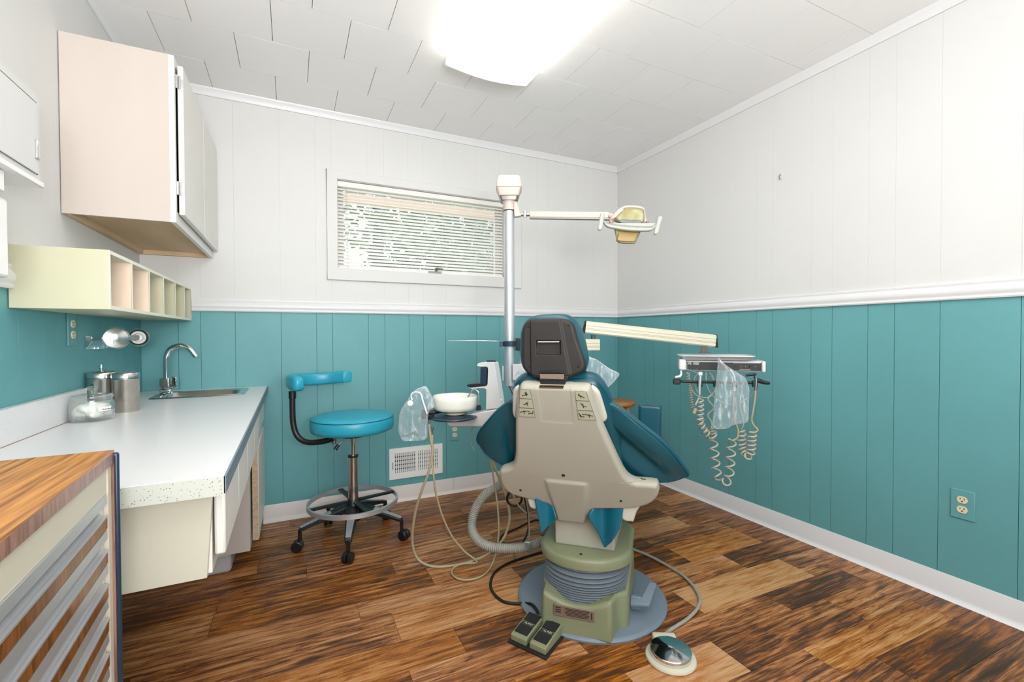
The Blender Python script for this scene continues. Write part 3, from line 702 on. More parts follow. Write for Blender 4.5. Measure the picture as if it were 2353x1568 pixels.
# items at the left edge of the frame
t = thing('medicine_cabinet', 'shallow white wall cabinet with a flush door at the far left', 'cabinet', (-.65, 1.4, 1.44))
xf = -.598
bm = B(); box(bm, (XL+.003, .9, 1.500), (xf, 1.640, 1.72)); obj('body', bm, 'white_paint', t)
bm = B(); box(bm, (XL+.003, .9, 1.482), (xf+.006, 1.645, 1.499)); obj('bottom_ledge', bm, 'enamel', t, bevel=.003)
bm = B(); box(bm, (xf, .92, 1.512), (xf+.002, 1.622, 1.700)); obj('door_gap', bm, 'dark_void', t)
bm = B(); box(bm, (xf, .92, 1.512), (xf+.006, 1.614, 1.694)); d = obj('door', bm, 'white_paint', t)
bm = B(); box(bm, (xf+.006, 1.596, 1.548), (xf+.012, 1.611, 1.598)); obj('finger_pull', bm, 'chrome', d, bevel=.002)
bm = B(); box(bm, (XL+.003, 1.05, 1.43), (-.610, 1.50, 1.4815)); tag(obj('small_box', bm, 'enamel', None, bevel=.003), 'small white box fixed under the shallow wall cabinet at far left', 'box')
t = thing('towel_dispenser', 'white wall-mounted paper towel dispenser at the left edge above the cream shelf end', 'dispenser', (-.66, 1.3, 1.226))
bm = B(); box(bm, (XL+.003, 1.05, 1.226), (-.603, 1.497, 1.413)); obj('cover', bm, 'enamel', t, bevel=.008, seg=3)
bm = B(); box(bm, (XL+.02, 1.08, 1.2225), (-.62, 1.48, 1.2262)); obj('slot_plate', bm, 'laminate_side', t)
bm = B(); cyl(bm, (-.65, 1.497, 1.262), (-.65, 1.503, 1.262), .012, 16); obj('button', bm, 'enamel', t, smooth=True)

# electrical outlets
def outlet(fr, label, pm, w=.074, h=.118):
    t = thing('wall_outlet', label, 'outlet', fr[0]); o, ex, ey, en = fr
    bm = B(); obox(bm, o+en*.003, ex, ey, en, w, h, .006); obj('cover_plate', bm, pm, t, bevel=.003)
    for s in (-.0195, .0195):
        bm = B(); pts = []
        for k in range(24):
            a = 2*math.pi*k/24; x = .0165*math.cos(a); y = .0155*math.sin(a); y = max(-.0135, min(.0135, y)); pts.append(o+ex*x+ey*(y+s)+en*.006)
        prism(bm, pts, en*.0022); r = obj('receptacle', bm, 'ivory', t)
        bm = B()
        for x, y, sx, sy in ((-.006, .004, .0022, .007), (.006, .004, .0022, .0085), (0, -.006, .0045, .0045)): obox(bm, o+ex*x+ey*(y+s)+en*.0083, ex, ey, en, sx, sy, .0006)
        obj('slots', bm, 'outlet_hole', r)
outlet(frame(A(XR, .842, .402), (0, -1, 0), (0, 0, 1)), 'teal painted duplex outlet low on the right wall', 'teal_paint')
outlet(frame(A(1.0, D, .417), (1, 0, 0), (0, 0, 1)), 'teal painted duplex outlet on the back wall under the cuspidor', 'teal_paint', .068)
outlet(frame(A(XL, 2.149, 1.112), (0, 1, 0), (0, 0, 1)), 'teal painted duplex outlet above the worktop on the left wall', 'teal_paint')
# heating vent
t = thing('air_vent', 'white metal air register on the teal back wall near the floor', 'vent', (.734, D, .147))
bm = B(); x0, x1, z0, z1 = .557, .912, .148, .348
for lo, hi in (((x0, D-.008, z0), (.590, D, z1)), ((.881, D-.008, z0), (x1, D, z1)), ((.590, D-.008, z0), (.881, D, .188)), ((.590, D-.008, .316), (.881, D, z1)), ((.7285, D-.008, .188), (.7425, D, .316))): box(bm, lo, hi)
obj('face_frame', bm, 'vent_white', t)
bm = B(); box(bm, (.588, D-.0015, .186), (.883, D-.0005, .318)); obj('duct_opening', bm, 'dark_void', t)
for xa, xb in ((.590, .7285), (.7425, .881)):
    k = 11
    for i in range(k+1):
        x = xa+(xb-xa)*i/k; bm = B(); ww = .0058 if xa < .6 else .0072
        obox(bm, (x, D-.005, .252), (1, 0, 0), (0, 0, 1), (0, 1, 0), ww, .128, .004); obj('vertical_slat', bm, 'vent_white', t)
for i in range(5):
    z = .199+i*.0262
    bm = B(); box(bm, (.588, D-.003, z-.0085), (.883, D-.0018, z+.0095)); obj('horizontal_slat', bm, 'aluminium', t)
bm = B(); box(bm, (.577, D-.014, .215), (.580, D-.008, .262)); obj('lever', bm, 'dull_metal', t)
# hook and marks
hk = onX(1795, 406, XR)
t = thing('wall_hook', 'small metal hook on the upper white part of the right wall', 'hook', hk)
bm = B(); obox(bm, hk+A(-.002, 0, 0), (0, 1, 0), (0, 0, 1), (1, 0, 0), .014, .034, .003); obj('plate', bm, 'white_paint', t, bevel=.002)
bm = B(); tube(bm, catmull([hk+A(-.003, 0, .01), hk+A(-.014, 0, .004), hk+A(-.016, 0, -.012), hk+A(-.006, 0, -.014)], 5), .0018, 8); obj('prong', bm, 'dull_metal', t, smooth=True)

# clear acrylic cup dispenser on the left wall
t = thing('cup_dispenser', 'clear acrylic holder with two round metal cups on the teal left wall', 'dispenser', (XL, 2.5, 1.07))
c1 = onX(266, 777, -.645); c2 = onX(318, 776, -.63); s1 = onX(197, 785, XL+.004); s2 = onX(240, 786, -.69)
bm = B(); q = []
for p in catmull([s1, s2, (s2+c1)/2, c1+A(0, -.02, 0)], 6): q.append(p)
for i in range(len(q)-1):
    a, c = q[i], q[i+1]; h = .030-.008*i/len(q)
    v = [bm.verts.new(a+A(0, 0, -h/1)), bm.verts.new(c+A(0, 0, -h/1)), bm.verts.new(c+A(0, 0, h*.7)), bm.verts.new(a+A(0, 0, h*.7))]; bm.faces.new(v)
obj('bracket', bm, 'acrylic', t, smooth='all')
bm = B(); tube(bm, [c1, c2], .012, 10, sx=.4); obj('bridge', bm, 'acrylic', t, smooth='all')
for c, rr, inner in ((c1, .040, 'steel'), (c2, .036, 'steel_worn')):
    ax = unit(CP-c+A(.35, 0, 0)); ax[2] *= .3; ax = unit(ax)
    bm = B(); lathe(bm, [(rr*1.12, -.004), (rr*1.16, 0), (rr*1.12, .005), (rr*1.0, .006)], c, ax, 32); o = obj('ring', bm, 'acrylic', t, smooth='all')
    bm = B(); lathe(bm, [(rr, .004), (rr*.98, .006), (rr*.5, .010), (0, .012)] if inner == 'steel' else [(rr, .006), (rr*.8, -.004), (rr*.5, -.004), (rr*.45, .001), (rr*.2, .001), (0, .0)], c, ax, 32); obj('cup', bm, 'steel' if inner == 'steel' else 'dull_metal', t, smooth=True, angle=30)

# ------------------------------------------------------------------ wood-grain instrument cabinet, front left
ZC = .885; xr, yf = -.262, 1.030
ang = math.radians(-3.0); fxv = A(math.sin(-ang)*-1, -math.cos(ang), 0)
P0 = onZ(262, 1034, ZC); P1 = onZ(0, 1240, ZC)
fy_ = unit(A(P1[0]-P0[0], P1[1]-P0[1], 0)); ln = A(-fy_[1], fy_[0], 0)       # fy_: along front towards camera; ln: outward (+x)
if ln[0] < 0: ln = -ln
t = thing('instrument_cabinet', 'wood-grain drawer cabinet with aluminium drawer pulls in the left foreground', 'cabinet', (P0[0]-.2, P0[1]-.4, 0))
LEN = .80; DEP = .40
def cb_(bm, f0, f1, o0, o1, z0_, z1_):    # f along front from far corner, o outward offset
    c = P0*A(1, 1, 0)+fy_*(f0+f1)/2+ln*(o0+o1)/2+A(0, 0, (z0_+z1_)/2)
    return obox(bm, c, fy_, ln, A(0, 0, 1), f1-f0, o1-o0, z1_-z0_)
o = obj('top_board', cb_(B(), 0, LEN, -DEP, 0, ZC-.004, ZC), 'laminate_top', t)
obj('fascia', cb_(B(), .0, LEN, -.02, 0, ZC-.023, ZC-.004), 'laminate_side', t)
obj('carcase', cb_(B(), .004, LEN, -DEP, -.045, .04, ZC-.023), 'cream', t)
obj('corner_post', cb_(B(), 0, .004, -DEP, 0, .02, ZC-.004), 'laminate_side', t)
obj('frame_stile', cb_(B(), .004, .022, -.045, -.004, .02, ZC-.023), 'cream', t)
obj('top_panel', cb_(B(), .022, LEN, -.045, -.006, ZC-.070, ZC-.023), 'cream', t)
bm = B(); cb_(bm, -.010, -.0005, -.035, .006, .03, ZC-.006); obj('bumper_strip', bm, 'navy_vinyl', t, bevel=.004, seg=3)
z = ZC-.070
for i in range(13):
    hgt = .060
    if z-hgt < .05: break
    d = obj('drawer_front', cb_(B(), .030, LEN, -.040, -.004, z-hgt+.001, z-.038), 'laminate_front', t)
    bm = B()
    pr = [(-.008, z), (.000, z-.001), (.001, z-.016), (-.006, z-.017), (-.030, z-.019), (-.031, z-.024), (-.004, z-.034), (.002, z-.035), (.002, z-.038), (-.038, z-.038), (-.038, z)]
    pts = [P0*A(1, 1, 0)+fy_*.034+ln*(x-.004)+A(0, 0, zz) for x, zz in pr]
    prism(bm, pts, fy_*(LEN-.034)); obj('pull', bm, 'aluminium', d)
    bm = B(); cb_(bm, .022, .033, -.043, -.010, z-.038, z-.016); cb_(bm, .022, .040, -.040, -.012, z-.040, z-.038); obj('pull_bracket', bm, 'cream', d)
    z -= hgt

# ------------------------------------------------------------------ blue dental stool
sx_, sy_ = .287, 2.545
t = thing('dental_stool', 'bright blue round operator stool with torso bar and foot ring on casters', 'stool', (sx_, sy_, 0))
S = A(sx_, sy_, 0)
r = .212; bm = B(); lathe(bm, [(0, -.045), (r*.90, -.045), (r*.975, -.038), (r, -.020), (r*.998, .010), (r*.975, .028), (r*.90, .037), (r*.6, .043), (0, .045)], S+A(0, 0, .625), n=56)
st = obj('seat', bm, 'vinyl_light', t, smooth='all')
bm = B(); P = [S+A(r*.985*math.cos(a), r*.985*math.sin(a), .6505) for a in np.linspace(0, 2*math.pi, 60)]; tube(bm, P, .0018, 6); obj('piping', bm, 'vinyl_dark', st, smooth='all')
bm = B(); cyl(bm, S+A(0, 0, .548), S+A(0, 0, .582), .062, 24); obj('seat_plate', bm, 'black_plastic', t, smooth=True)
bm = B(); cyl(bm, S+A(0, 0, .43), S+A(0, 0, .555), .0145, 20); obj('gas_piston', bm, 'chrome', t, smooth=True)
bm = B(); cyl(bm, S+A(0, 0, .20), S+A(0, 0, .437), .0255, 24); cc = obj('column', bm, 'steel', t, smooth=True)
bm = B(); cyl(bm, S+A(0, 0, .437), S+A(0, 0, .447), .027, 24); obj('collar', bm, 'black_plastic', cc, smooth=True)
bm = B(); lathe(bm, [(0, .10), (.036, .10), (.044, .13), (.040, .19), (.028, .215), (0, .215)], S, n=24); obj('hub', bm, 'black_plastic', t, smooth=True)
for k in range(5):
    a = math.radians(186+72*k); d = A(math.cos(a), math.sin(a), 0); s = A(-d[1], d[0], 0)
    bm = B(); pa = [(.03, .188, .034), (.11, .166, .028), (.20, .136, .022), (.262, .116, .017), (.268, .100, .012)]; rings = []
    for rr, zz, w_ in pa:
        c = S+d*rr+A(0, 0, zz); hgt = .030 if rr < .2 else .018
        rings.append([bm.verts.new(c+s*w_), bm.verts.new(c-s*w_), bm.verts.new(c-s*w_-A(0, 0, hgt)), bm.verts.new(c+s*w_-A(0, 0, hgt))])
    for p, q in zip(rings, rings[1:]):
        for i in range(4): bm.faces.new((p[i], p[(i+1) % 4], q[(i+1) % 4], q[i]))
    bm.faces.new(rings[0][::-1]); bm.faces.new(rings[-1]); lg = obj('leg', bm, 'black_plastic', t, bevel=.003)
    bm = B(); prism(bm, [S+d*.115+s*.020+A(0, 0, .1655), S+d*.115-s*.020+A(0, 0, .1655), S+d*.260-s*.0125+A(0, 0, .1178), S+d*.260+s*.0125+A(0, 0, .1178)], A(0, 0, .0015)); obj('leg_trim', bm, 'aluminium', lg)
    w0 = S+d*.262; bm = B(); cyl(bm, w0+A(0, 0, .05), w0+A(0, 0, .105), .009, 12); cs = obj('caster', bm, 'black_plastic', t, smooth=True)
    ca = math.radians(random.choice([20, 50, 100, -30])+a*30); wd = unit(A(math.cos(a+1.2), math.sin(a+1.2), 0))
    for sgn in (-1, 1):
        c = w0+wd*sgn*.013+d*.012+A(0, 0, .027)
        bm = B(); lathe(bm, [(0, -.010), (.022, -.010), (.027, -.006), (.027, .006), (.022, .010), (0, .010)], c, wd, 24); obj('wheel', bm, 'black_plastic', cs, smooth=True)
RG = .226; bm = B(); n_ = 56; rg = []
for i in range(n_):
    a = 2*math.pi*i/n_; d = A(math.cos(a), math.sin(a), 0); c = S+A(0, 0, .200)
    rg.append([bm.verts.new(c+d*(RG+.004)+A(0, 0, .011)), bm.verts.new(c+d*(RG-.004)+A(0, 0, .013)), bm.verts.new(c+d*(RG-.004)+A(0, 0, -.011)), bm.verts.new(c+d*(RG+.004)+A(0, 0, -.011))])
for i in range(n_):
    p, q = rg[i], rg[(i+1) % n_]
    for k in range(4): bm.faces.new((p[k], p[(k+1) % 4], q[(k+1) % 4], q[k]))
fr_ = obj('foot_ring', bm, 'aluminium', t, smooth=True)
for k in range(4):
    a = math.radians(12+90*k); d = A(math.cos(a), math.sin(a), 0); s = A(-d[1], d[0], 0)
    bm = B(); obox(bm, S+d*.13+A(0, 0, .203), d, s, A(0, 0, 1), .19, .024, .010); obj('spoke', bm, 'black_plastic', fr_)
ap = [at(770, 1008, 2.36), at(735, 1016, 2.36), at(703, 1016, 2.36), at(683, 1002, 2.36), at(674, 975, 2.36), at(672, 940, 2.36), at(672, 900, 2.36)]
bm = B(); tube(bm, catmull(ap, 8), .0145, 12); obj('support_arm', bm, 'black_plastic', t, smooth='all')
bm = B(); cyl(bm, at(672, 916, 2.36), at(672, 899, 2.36), .018, 16); obj('arm_collar', bm, 'black_plastic', t, smooth=True)
lv = [at(790, 1012, 2.36), at(778, 1022, 2.34), at(771, 1030, 2.33)]
bm = B(); tube(bm, lv, .004, 8); l_ = obj('lever', bm, 'dull_metal', t, smooth=True); bm = B(); cyl(bm, lv[1], at(770, 1034, 2.33), .008, 12, .010); obj('lever_knob', bm, 'black_plastic', l_, smooth=True)
bm = B(); cyl(bm, at(768, 1006, 2.36), at(768, 1020, 2.36), .011, 14); obj('adjuster', bm, 'dull_metal', t, smooth=True)
cu = [at(690, 884, 2.22), at(676, 880, 2.27), at(670, 876, 2.36), at(680, 873, 2.46), at(712, 872, 2.55), at(755, 869, 2.60), at(792, 866, 2.60), at(799, 866, 2.59)]
P = catmull(cu, 7); M_ = len(P)
def rr_(i): e = min(i, M_-1-i); return .034*min(1, .55+.2*e) if e < 3 else .034
bm = B(); rings = []
T_ = [unit(P[min(i+1, M_-1)]-P[max(i-1, 0)]) for i in range(M_)]
for i in range(M_):
    h = rr_(i)*(1.08 if i < 10 else 1.0); wv_ = rr_(i)*.8; s = unit(np.cross(T_[i], A(0, 0, 1))); ring_ = []
    for k in range(20):
        a = 2*math.pi*k/20; cx, cy = math.cos(a), math.sin(a); sgnp = lambda v: math.copysign(abs(v)**.55, v)
        ring_.append(bm.verts.new(P[i]+s*wv_*sgnp(cx)+A(0, 0, 1)*h*sgnp(cy)))
    rings.append(ring_)
for p, q in zip(rings, rings[1:]):
    for k in range(20): bm.faces.new((p[k], p[(k+1) % 20], q[(k+1) % 20], q[k]))
bm.faces.new(rings[0][::-1]); bm.faces.new(rings[-1]); obj('torso_bar', bm, 'vinyl_light', t, smooth='all')

# ------------------------------------------------------------------ wooden stool behind the chair
c = onZ(1417, 921, .615); t = thing('wooden_stool', 'round honey-coloured wooden stool behind the dental chair by the corner', 'stool', (c[0], c[1], 0))
bm = B(); lathe(bm, [(0, -.016), (.118, -.016), (.128, -.010), (.131, 0), (.128, .010), (.118, .016), (0, .014)], (c[0], c[1], .60), n=40); obj('seat', bm, 'honey_wood', t, smooth='all')
for k in range(4):
    a = math.radians(20+90*k); d = A(math.cos(a), math.sin(a), 0); bm = B(); cyl(bm, (c[0], c[1], 0)+d*.15, A(c[0], c[1], .588)+d*.085, .014, 14, .017); obj('leg', bm, 'honey_wood', t, smooth=True)
for k in range(2):
    a = math.radians(20+45+90*k); bm = B()
    for s in (0, 1):
        a1, a2 = math.radians(20+90*(k+2*s)), math.radians(20+90*(k+2*s+1)); z_ = .20+.05*k; q = .15-.065*z_/.588
        cyl(bm, A(c[0]+q*math.cos(a1), c[1]+q*math.sin(a1), z_), A(c[0]+q*math.cos(a2), c[1]+q*math.sin(a2), z_), .009, 10)
    obj('stretcher', bm, 'honey_wood', t, smooth=True)

# ------------------------------------------------------------------ dental chair (faces away from the camera)
AZ = math.radians(43.5); CO = A(1.108, 1.546, 0); FV = A(math.sin(AZ), math.cos(AZ), 0); RV = A(math.cos(AZ), -math.sin(AZ), 0); UP = A(0, 0, 1)
def LC(r, f, z): return CO+RV*r+FV*f+UP*z
ch = thing('dental_chair', 'teal upholstered dental chair seen from behind with beige back shell and olive pedestal', 'chair', CO)
bm = B(); lathe(bm, [(0, .0), (.300, 0), (.302, .008), (.296, .016), (.288, .018), (0, .019)], CO, n=72); obj('floor_plate', bm, 'bluegrey', ch, smooth=True, angle=40)
# pedestal housing
def foot(pts, z0, z1, m, name, bev, par, top=None):
    bm = B(); prism(bm, [LC(r, f, z0) for r, f in pts], UP*(z1-z0))
    return obj(name, bm, m, par, bevel=bev, seg=4)
bm = B()
fp = [(-.143, -.290), (-.105, -.291), (-.062, -.292), (-.015, -.293), (.032, -.292), (.075, -.291), (.112, -.290), (.128, -.215), (.165, -.185), (.172, .12), (.12, .24), (-.12, .24), (-.172, .12), (-.165, -.185), (-.150, -.215)]
fs = [(.985*r, f+.004) for r, f in fp]
va = [bm.verts.new(LC(r, f, .004)) for r, f in fp]
tz = [.148, .134, .120, .114, .120, .134, .150, .140, .140, .17, .18, .18, .17, .140, .140]
vb = [bm.verts.new(LC(r*.97, f+(.012 if f < 0 else -.01), z)) for (r, f), z in zip(fp, tz)]
n_ = len(fp)
for i in range(n_): bm.faces.new((va[i], va[(i+1) % n_], vb[(i+1) % n_], vb[i]))
bm.faces.new(va[::-1]); cc_ = bm.verts.new(LC(0, -.02, .10))
for i in range(n_): bm.faces.new((vb[i], vb[(i+1) % n_], cc_))
hs = obj('pedestal_housing', bm, 'olive', ch, bevel=.014, seg=4, angle=25)
bm = B(); prism(bm, [LC(-.158, -.247, .03), LC(-.140, -.300, .03), LC(.110, -.300, .03), LC(.122, -.247, .03)], UP*.012)
fl = frame(LC(-.021, -.287, .0935), RV, UP)
bm = B(); obox(bm, fl[0]-fl[3]*-.001, RV, UP, -FV, .146, .040, .003); lb = obj('rating_plate', bm, 'copper_plate', hs, bevel=.003)
bm = B()
for k in range(6):
    y = .0125-.0048*k; obox(bm, fl[0]+RV*.012+UP*y-FV*.0032, RV, UP, -FV, .088-.006*(k % 3), .0021, .0003)
for k in range(3): obox(bm, fl[0]-RV*.056+UP*(.0115-.008*k)-FV*.0032, RV, UP, -FV, .020, .0042, .0003)
obox(bm, fl[0]+RV*.064+UP*.0-FV*.0032, RV, UP, -FV, .004, .022, .0003)
obj('print', bm, 'outlet_hole', lb)
# pedal lever on the right of the plate
bm = B(); obox(bm, LC(.185, -.10, .062), RV, FV, UP, .04, .016, .05); prism(bm, [LC(.165, -.125, .055), LC(.235, -.125, .065), LC(.262, -.02, .095), LC(.232, -.02, .095), LC(.205, -.105, .075), LC(.165, -.108, .066)], UP*.012)
obj('release_pedal', bm, 'bluegrey', ch, bevel=.003)
# bellows
def stad(hw, fr_, ff, z, ry=.145, rc=-.008, n=20):
    pts = []
    for k in range(n+1):
        a = math.pi+math.pi*k/n; pts.append(LC(rc+hw*math.cos(a), fr_+ry+ry*math.sin(a), z))
    for k in range(n+1):
        a = math.pi*k/n; pts.append(LC(rc+hw*math.cos(a), ff-.12+.12*math.sin(a), z))
    return pts
rs = []; z = .098; steps = [.007]*9+[.011, .014, .018, .020]
for dz in steps:
    k = (z-.098)/.122; hw = .163-.006*k; f0 = -.268+.045*k
    rs += [stad(hw-.009, f0+.009, .20, z), stad(hw, f0, .21, z+dz*.45), stad(hw-.001, f0+.001, .21, z+dz*.62)]; z += dz
rs.append(stad(.15, -.215, .19, z))
bm = loft(B(), rs); obj('bellows', bm, 'bellows', ch, smooth=True, angle=20)
bm = loft(B(), [stad(.150, -.205, .20, .214), stad(.166, -.224, .215, .215), stad(.176, -.234, .222, .221), stad(.178, -.236, .224, .250), stad(.173, -.231, .22, .259), stad(.163, -.221, .21, .263)]); cv = obj('top_cover', bm, 'olive', ch, smooth=True, angle=50)
bm = B(); cyl(bm, LC(-.01, -.195, .262), LC(-.01, -.195, .2645), .0055, 14); obj('screw', bm, 'dark_void', cv)
# lift box and seat frame
bm = B(); prism(bm, [LC(-.122, -.135, .262), LC(.108, -.135, .262), LC(.118, .14, .262), LC(-.130, .14, .262)], UP*.130); obj('lift_box', bm, 'shell_beige', ch, bevel=.006, seg=3)
bm = B(); obox(bm, LC(-.01, .10, .445), RV, FV, UP, .33, .54, .07); obj('seat_frame', bm, 'shell_beige', ch, bevel=.02, seg=4)
# backrest shell
K = crop(1080, 700, 3.015); C3 = crop(1080, 1100, 3.35); HC = crop(1150, 710, 8.11)
TILT = math.radians(27)
exs = RV; eys = unit(UP*math.cos(TILT)-FV*math.sin(TILT)); ens = np.cross(exs, eys)
FS = frame(LC(-.05, -.185, .45), exs, eys)
if FS[3]@(CP-FS[0]) < 0: FS = (FS[0], -FS[1], FS[2], -FS[3])
def fo(fr, d): return (fr[0]+fr[3]*d, fr[1], fr[2], fr[3])
shell_px = [K(*q) for q in [(345,585),(352,552),(378,537),(430,537),(490,540),(560,542),(640,544),(700,546),(740,548),(815,553),(838,568),(850,600),(872,675),(910,785),(945,870),(985,960),(1030,1060),(1070,1140),(1105,1185),(1150,1212),(1220,1220),(1280,1228),(1308,1242),(1313,1290),(1290,1340),(1240,1375),(1150,1396),(1060,1400),(900,1402),(872,1402),(860,1412),(835,1450),(805,1492),(795,1498),(700,1487),(606,1478),(596,1470),(575,1430),(548,1375),(536,1364),(460,1345),(370,1325),(290,1297),(235,1250),(212,1200),(206,1150),(222,1124),(258,1112),(298,1090),(316,1040),(320,980),(320,860),(321,740),(328,660)]]
so = fpx(FS, shell_px)
bx0 = fpx(FS, [K(*q) for q in [(553,1180),(775,1190),(800,1225),(800,1498),(600,1475),(548,1215)]])
rc0 = fpx(FS, [K(490,600), K(720,790)]); ridge = fpx(FS, [K(690, 1170)])[0][1]; top0 = max(p[1] for p in so)
so_min = min(p[1] for p in so)
def sdisp(x, y):
    d = 0
    tx0, tx1 = bx0[0][0], bx0[1][0]
    tp = ss(bx0[0][1], so_min, y); d += .008*ss(bx0[0][1]+.006, bx0[0][1]-.008, y)*ss(tx0-.020+.03*tp, tx0-.002+.02*tp, x)*ss(tx1+.030-.03*tp, tx1+.010-.012*tp, x)
    d -= max(0, ridge-y)*.04
    d -= .05*max(0, (x-.19)) + .05*max(0, (-.25-x))
    x0, x1, yb = rc0[0][0], rc0[1][0], rc0[1][1]
    d -= .0016*ss(x0-.006, x0, x)*ss(x1+.006, x1, x)*ss(yb-.004, yb, y)
    return d
sh = obj('back_shell', pillow(FS, so, .050, .017, sdisp, nr=110, nc=120, smoothn=3, rows=True), 'shell_beige', ch, smooth='all')
for q, rr in (((655,1150), .0062), ((360,1258), .0045), ((1048,1330), .0045)):
    p = fpx(FS, [K(*q)])[0]; c = FS[0]+FS[1]*p[0]+FS[2]*p[1]+FS[3]*(.0245+sdisp(*p)); bm = B(); cyl(bm, c, c+FS[3]*.002, rr, 16); obj('screw', bm, 'dark_void', sh)
# pictogram stickers
S6 = crop(1170, 870, 10.23)
for out, bars, figs in (
    ([(250,270),(290,258),(470,265),(500,300),(560,600),(605,890),(585,915),(270,900),(235,860),(240,560)], [((245,470),(530,488)), ((240,690),(575,706))],
     [((315,410),(385,380),(415,415)), ((380,350),(415,380),(440,365)), ((400,335),(410,400)), ((350,615),(410,595),(440,640)), ((400,575),(430,600),(445,550)), ((270,795),(330,775),(410,775)), ((350,775),(360,830)), ((465,835),(510,812),(550,838)), ((550,838),(562,770)), ((445,780),(480,785))]),
    ([(1548,330),(1575,300),(1790,305),(1815,340),(1930,660),(2035,950),(2010,985),(1660,970),(1625,935),(1590,650)], [((1570,520),(1875,537)), ((1605,750),(1965,770))],
     [((1630,400),(1680,410),(1765,455)), ((1640,380),(1690,450)), ((1690,600),(1740,650),(1820,670)), ((1735,615),(1745,690)), ((1645,830),(1680,900),(1765,905)), ((1680,870),(1700,910)), ((1725,850),(1775,855)), ((1795,850),(1870,865),(1965,885)), ((1880,865),(1885,915))])):
    fr = fo(FS, .0255)
    o2 = fpx(fr, [S6(*q) for q in out]); pl = pillow(fr, o2, .0012, .0006, None, nr=16, nc=10, smoothn=3); stc = obj('pictogram_label', pl, 'sticker', sh)
    bm = B(); fr2 = fo(FS, .0264)
    for a, c in bars:
        p, q = fpx(fr2, [S6(*a), S6(*c)]); P_, Q_ = [fr2[0]+fr2[1]*w[0]+fr2[2]*w[1] for w in (p, q)]; obox(bm, (P_+Q_)/2, unit(Q_-P_), np.cross(fr2[3], unit(Q_-P_)), fr2[3], np.linalg.norm(Q_-P_), .0017, .0005)
    o3 = [fr2[0]+fr2[1]*w[0]+fr2[2]*w[1] for w in catmull([np.array(z) for z in o2], 3, True)]; tube(bm, o3+[o3[0]], .0004, 4)
    obj('divider_line', bm, 'outlet_hole', stc)
    bm = B()
    for f_ in figs:
        pp = [fr2[0]+fr2[1]*w[0]+fr2[2]*w[1]+fr2[3]*.0004 for w in fpx(fr2, [S6(*q) for q in f_])]
        for a, c in zip(pp, pp[1:]):
            obox(bm, (a+c)/2, unit(c-a), np.cross(fr2[3], unit(c-a)), fr2[3], np.linalg.norm(c-a)+.0015, .0023, .0006)
        cyl(bm, pp[0]+fr2[2]*.002, pp[0]+fr2[2]*.002+fr2[3]*.0006, .0018, 8)
    obj('pictogram', bm, 'outlet_hole', stc)
# side fins
def pil(name, fr, px, T, R_, m, par, **k):
    return obj(name, pillow(fr, fpx(fr, px), T, R_, k.pop('disp', None), **k), m, par, smooth='all')
pil('side_fin', fo(FS, -.012), [K(*q) for q in [(338,560),(315,570),(300,595),(296,660),(296,735),(304,765),(322,782),(345,700),(350,600)]], .022, .009, 'shell_light', ch, nr=26, nc=12)
pil('side_fin', fo(FS, -.016), [K(*q) for q in [(840,562),(868,572),(895,600),(910,635),(930,700),(950,770),(948,792),(932,806),(905,795),(870,700),(845,620)]], .022, .009, 'shell_light', ch, nr=26, nc=12)
# backrest cushion
FB = fo(FS, -.062)
pil('back_cushion', FB, [K(*q) for q in [(330,1180),(300,900),(294,700),(296,600),(308,545),(340,500),(395,478),(500,480),(660,482),(760,474),(835,478),(890,498),(930,540),(965,600),(990,660),(1003,700),(1040,850),(1075,1000),(1085,1100),(1075,1180),(700,1200)]], .075, .035, 'vinyl_dark', ch, nr=60, nc=44)
bm = B(); P = [onP(*K(*q), *(fo(FB, .034)[0], FB[3])) for q in [(315,560),(350,520),(420,503),(600,508),(800,506),(860,520),(905,555),(950,620),(975,660)]]; tube(bm, catmull(P, 8), .0016, 6); obj('seam_piping', bm, 'vinyl_dark', ch, smooth='all')
# wings of the backrest upholstery
def wing(fr, px, folds, T=.026, wr=.0):
    o2 = fpx(fr, px); w_ = obj('upholstery_wing', pillow(fr, o2, T, .012, folds, nr=70, nc=50, smoothn=5, wr=wr, seed=3), 'vinyl_dark', ch, smooth='all'); return w_, o2
FW = fo(FS, -.050)
wl = [K(*q) for q in [(300,655),(255,672),(190,715),(120,790),(70,858),(46,915),(48,950),(80,985),(130,1020),(190,1060),(245,1090),(280,1108),(310,1090),(330,980),(340,820),(330,690)]]
lx = fpx(FW, [K(190, 900), K(260, 900), K(300, 900), K(60, 920)]); 
def dl(x, y):
    u = (lx[2][0]-x)/(lx[2][0]-lx[3][0]); return .020*math.sin(max(0, min(1, u))*math.pi*.9)-.012*ss(.75, 1.1, u)-.012*math.exp(-((u-.12)/.09)**2)*ss(.9, .2, (y-lx[2][1])/.12+.3)
w1, o1 = wing(FW, wl, dl)
wr_ = [K(*q) for q in [(905,655),(950,662),(1005,685),(1060,715),(1130,765),(1210,828),(1300,900),(1375,968),(1430,1030),(1480,1100),(1524,1172),(1490,1190),(1430,1212),(1370,1225),(1290,1218),(1200,1205),(1130,1195),(1090,1185),(1050,1120),(1000,1020),(960,920),(925,820),(900,740)]]
ax_ = fpx(FW, [K(930, 700), K(1500, 1180), K(1100, 1160)]); a0_, a1_ = np.array(ax_[0]), np.array(ax_[1]); dn = (a1_-a0_)/np.linalg.norm(a1_-a0_); LN = np.linalg.norm(a1_-a0_); nn = np.array([-dn[1], dn[0]])
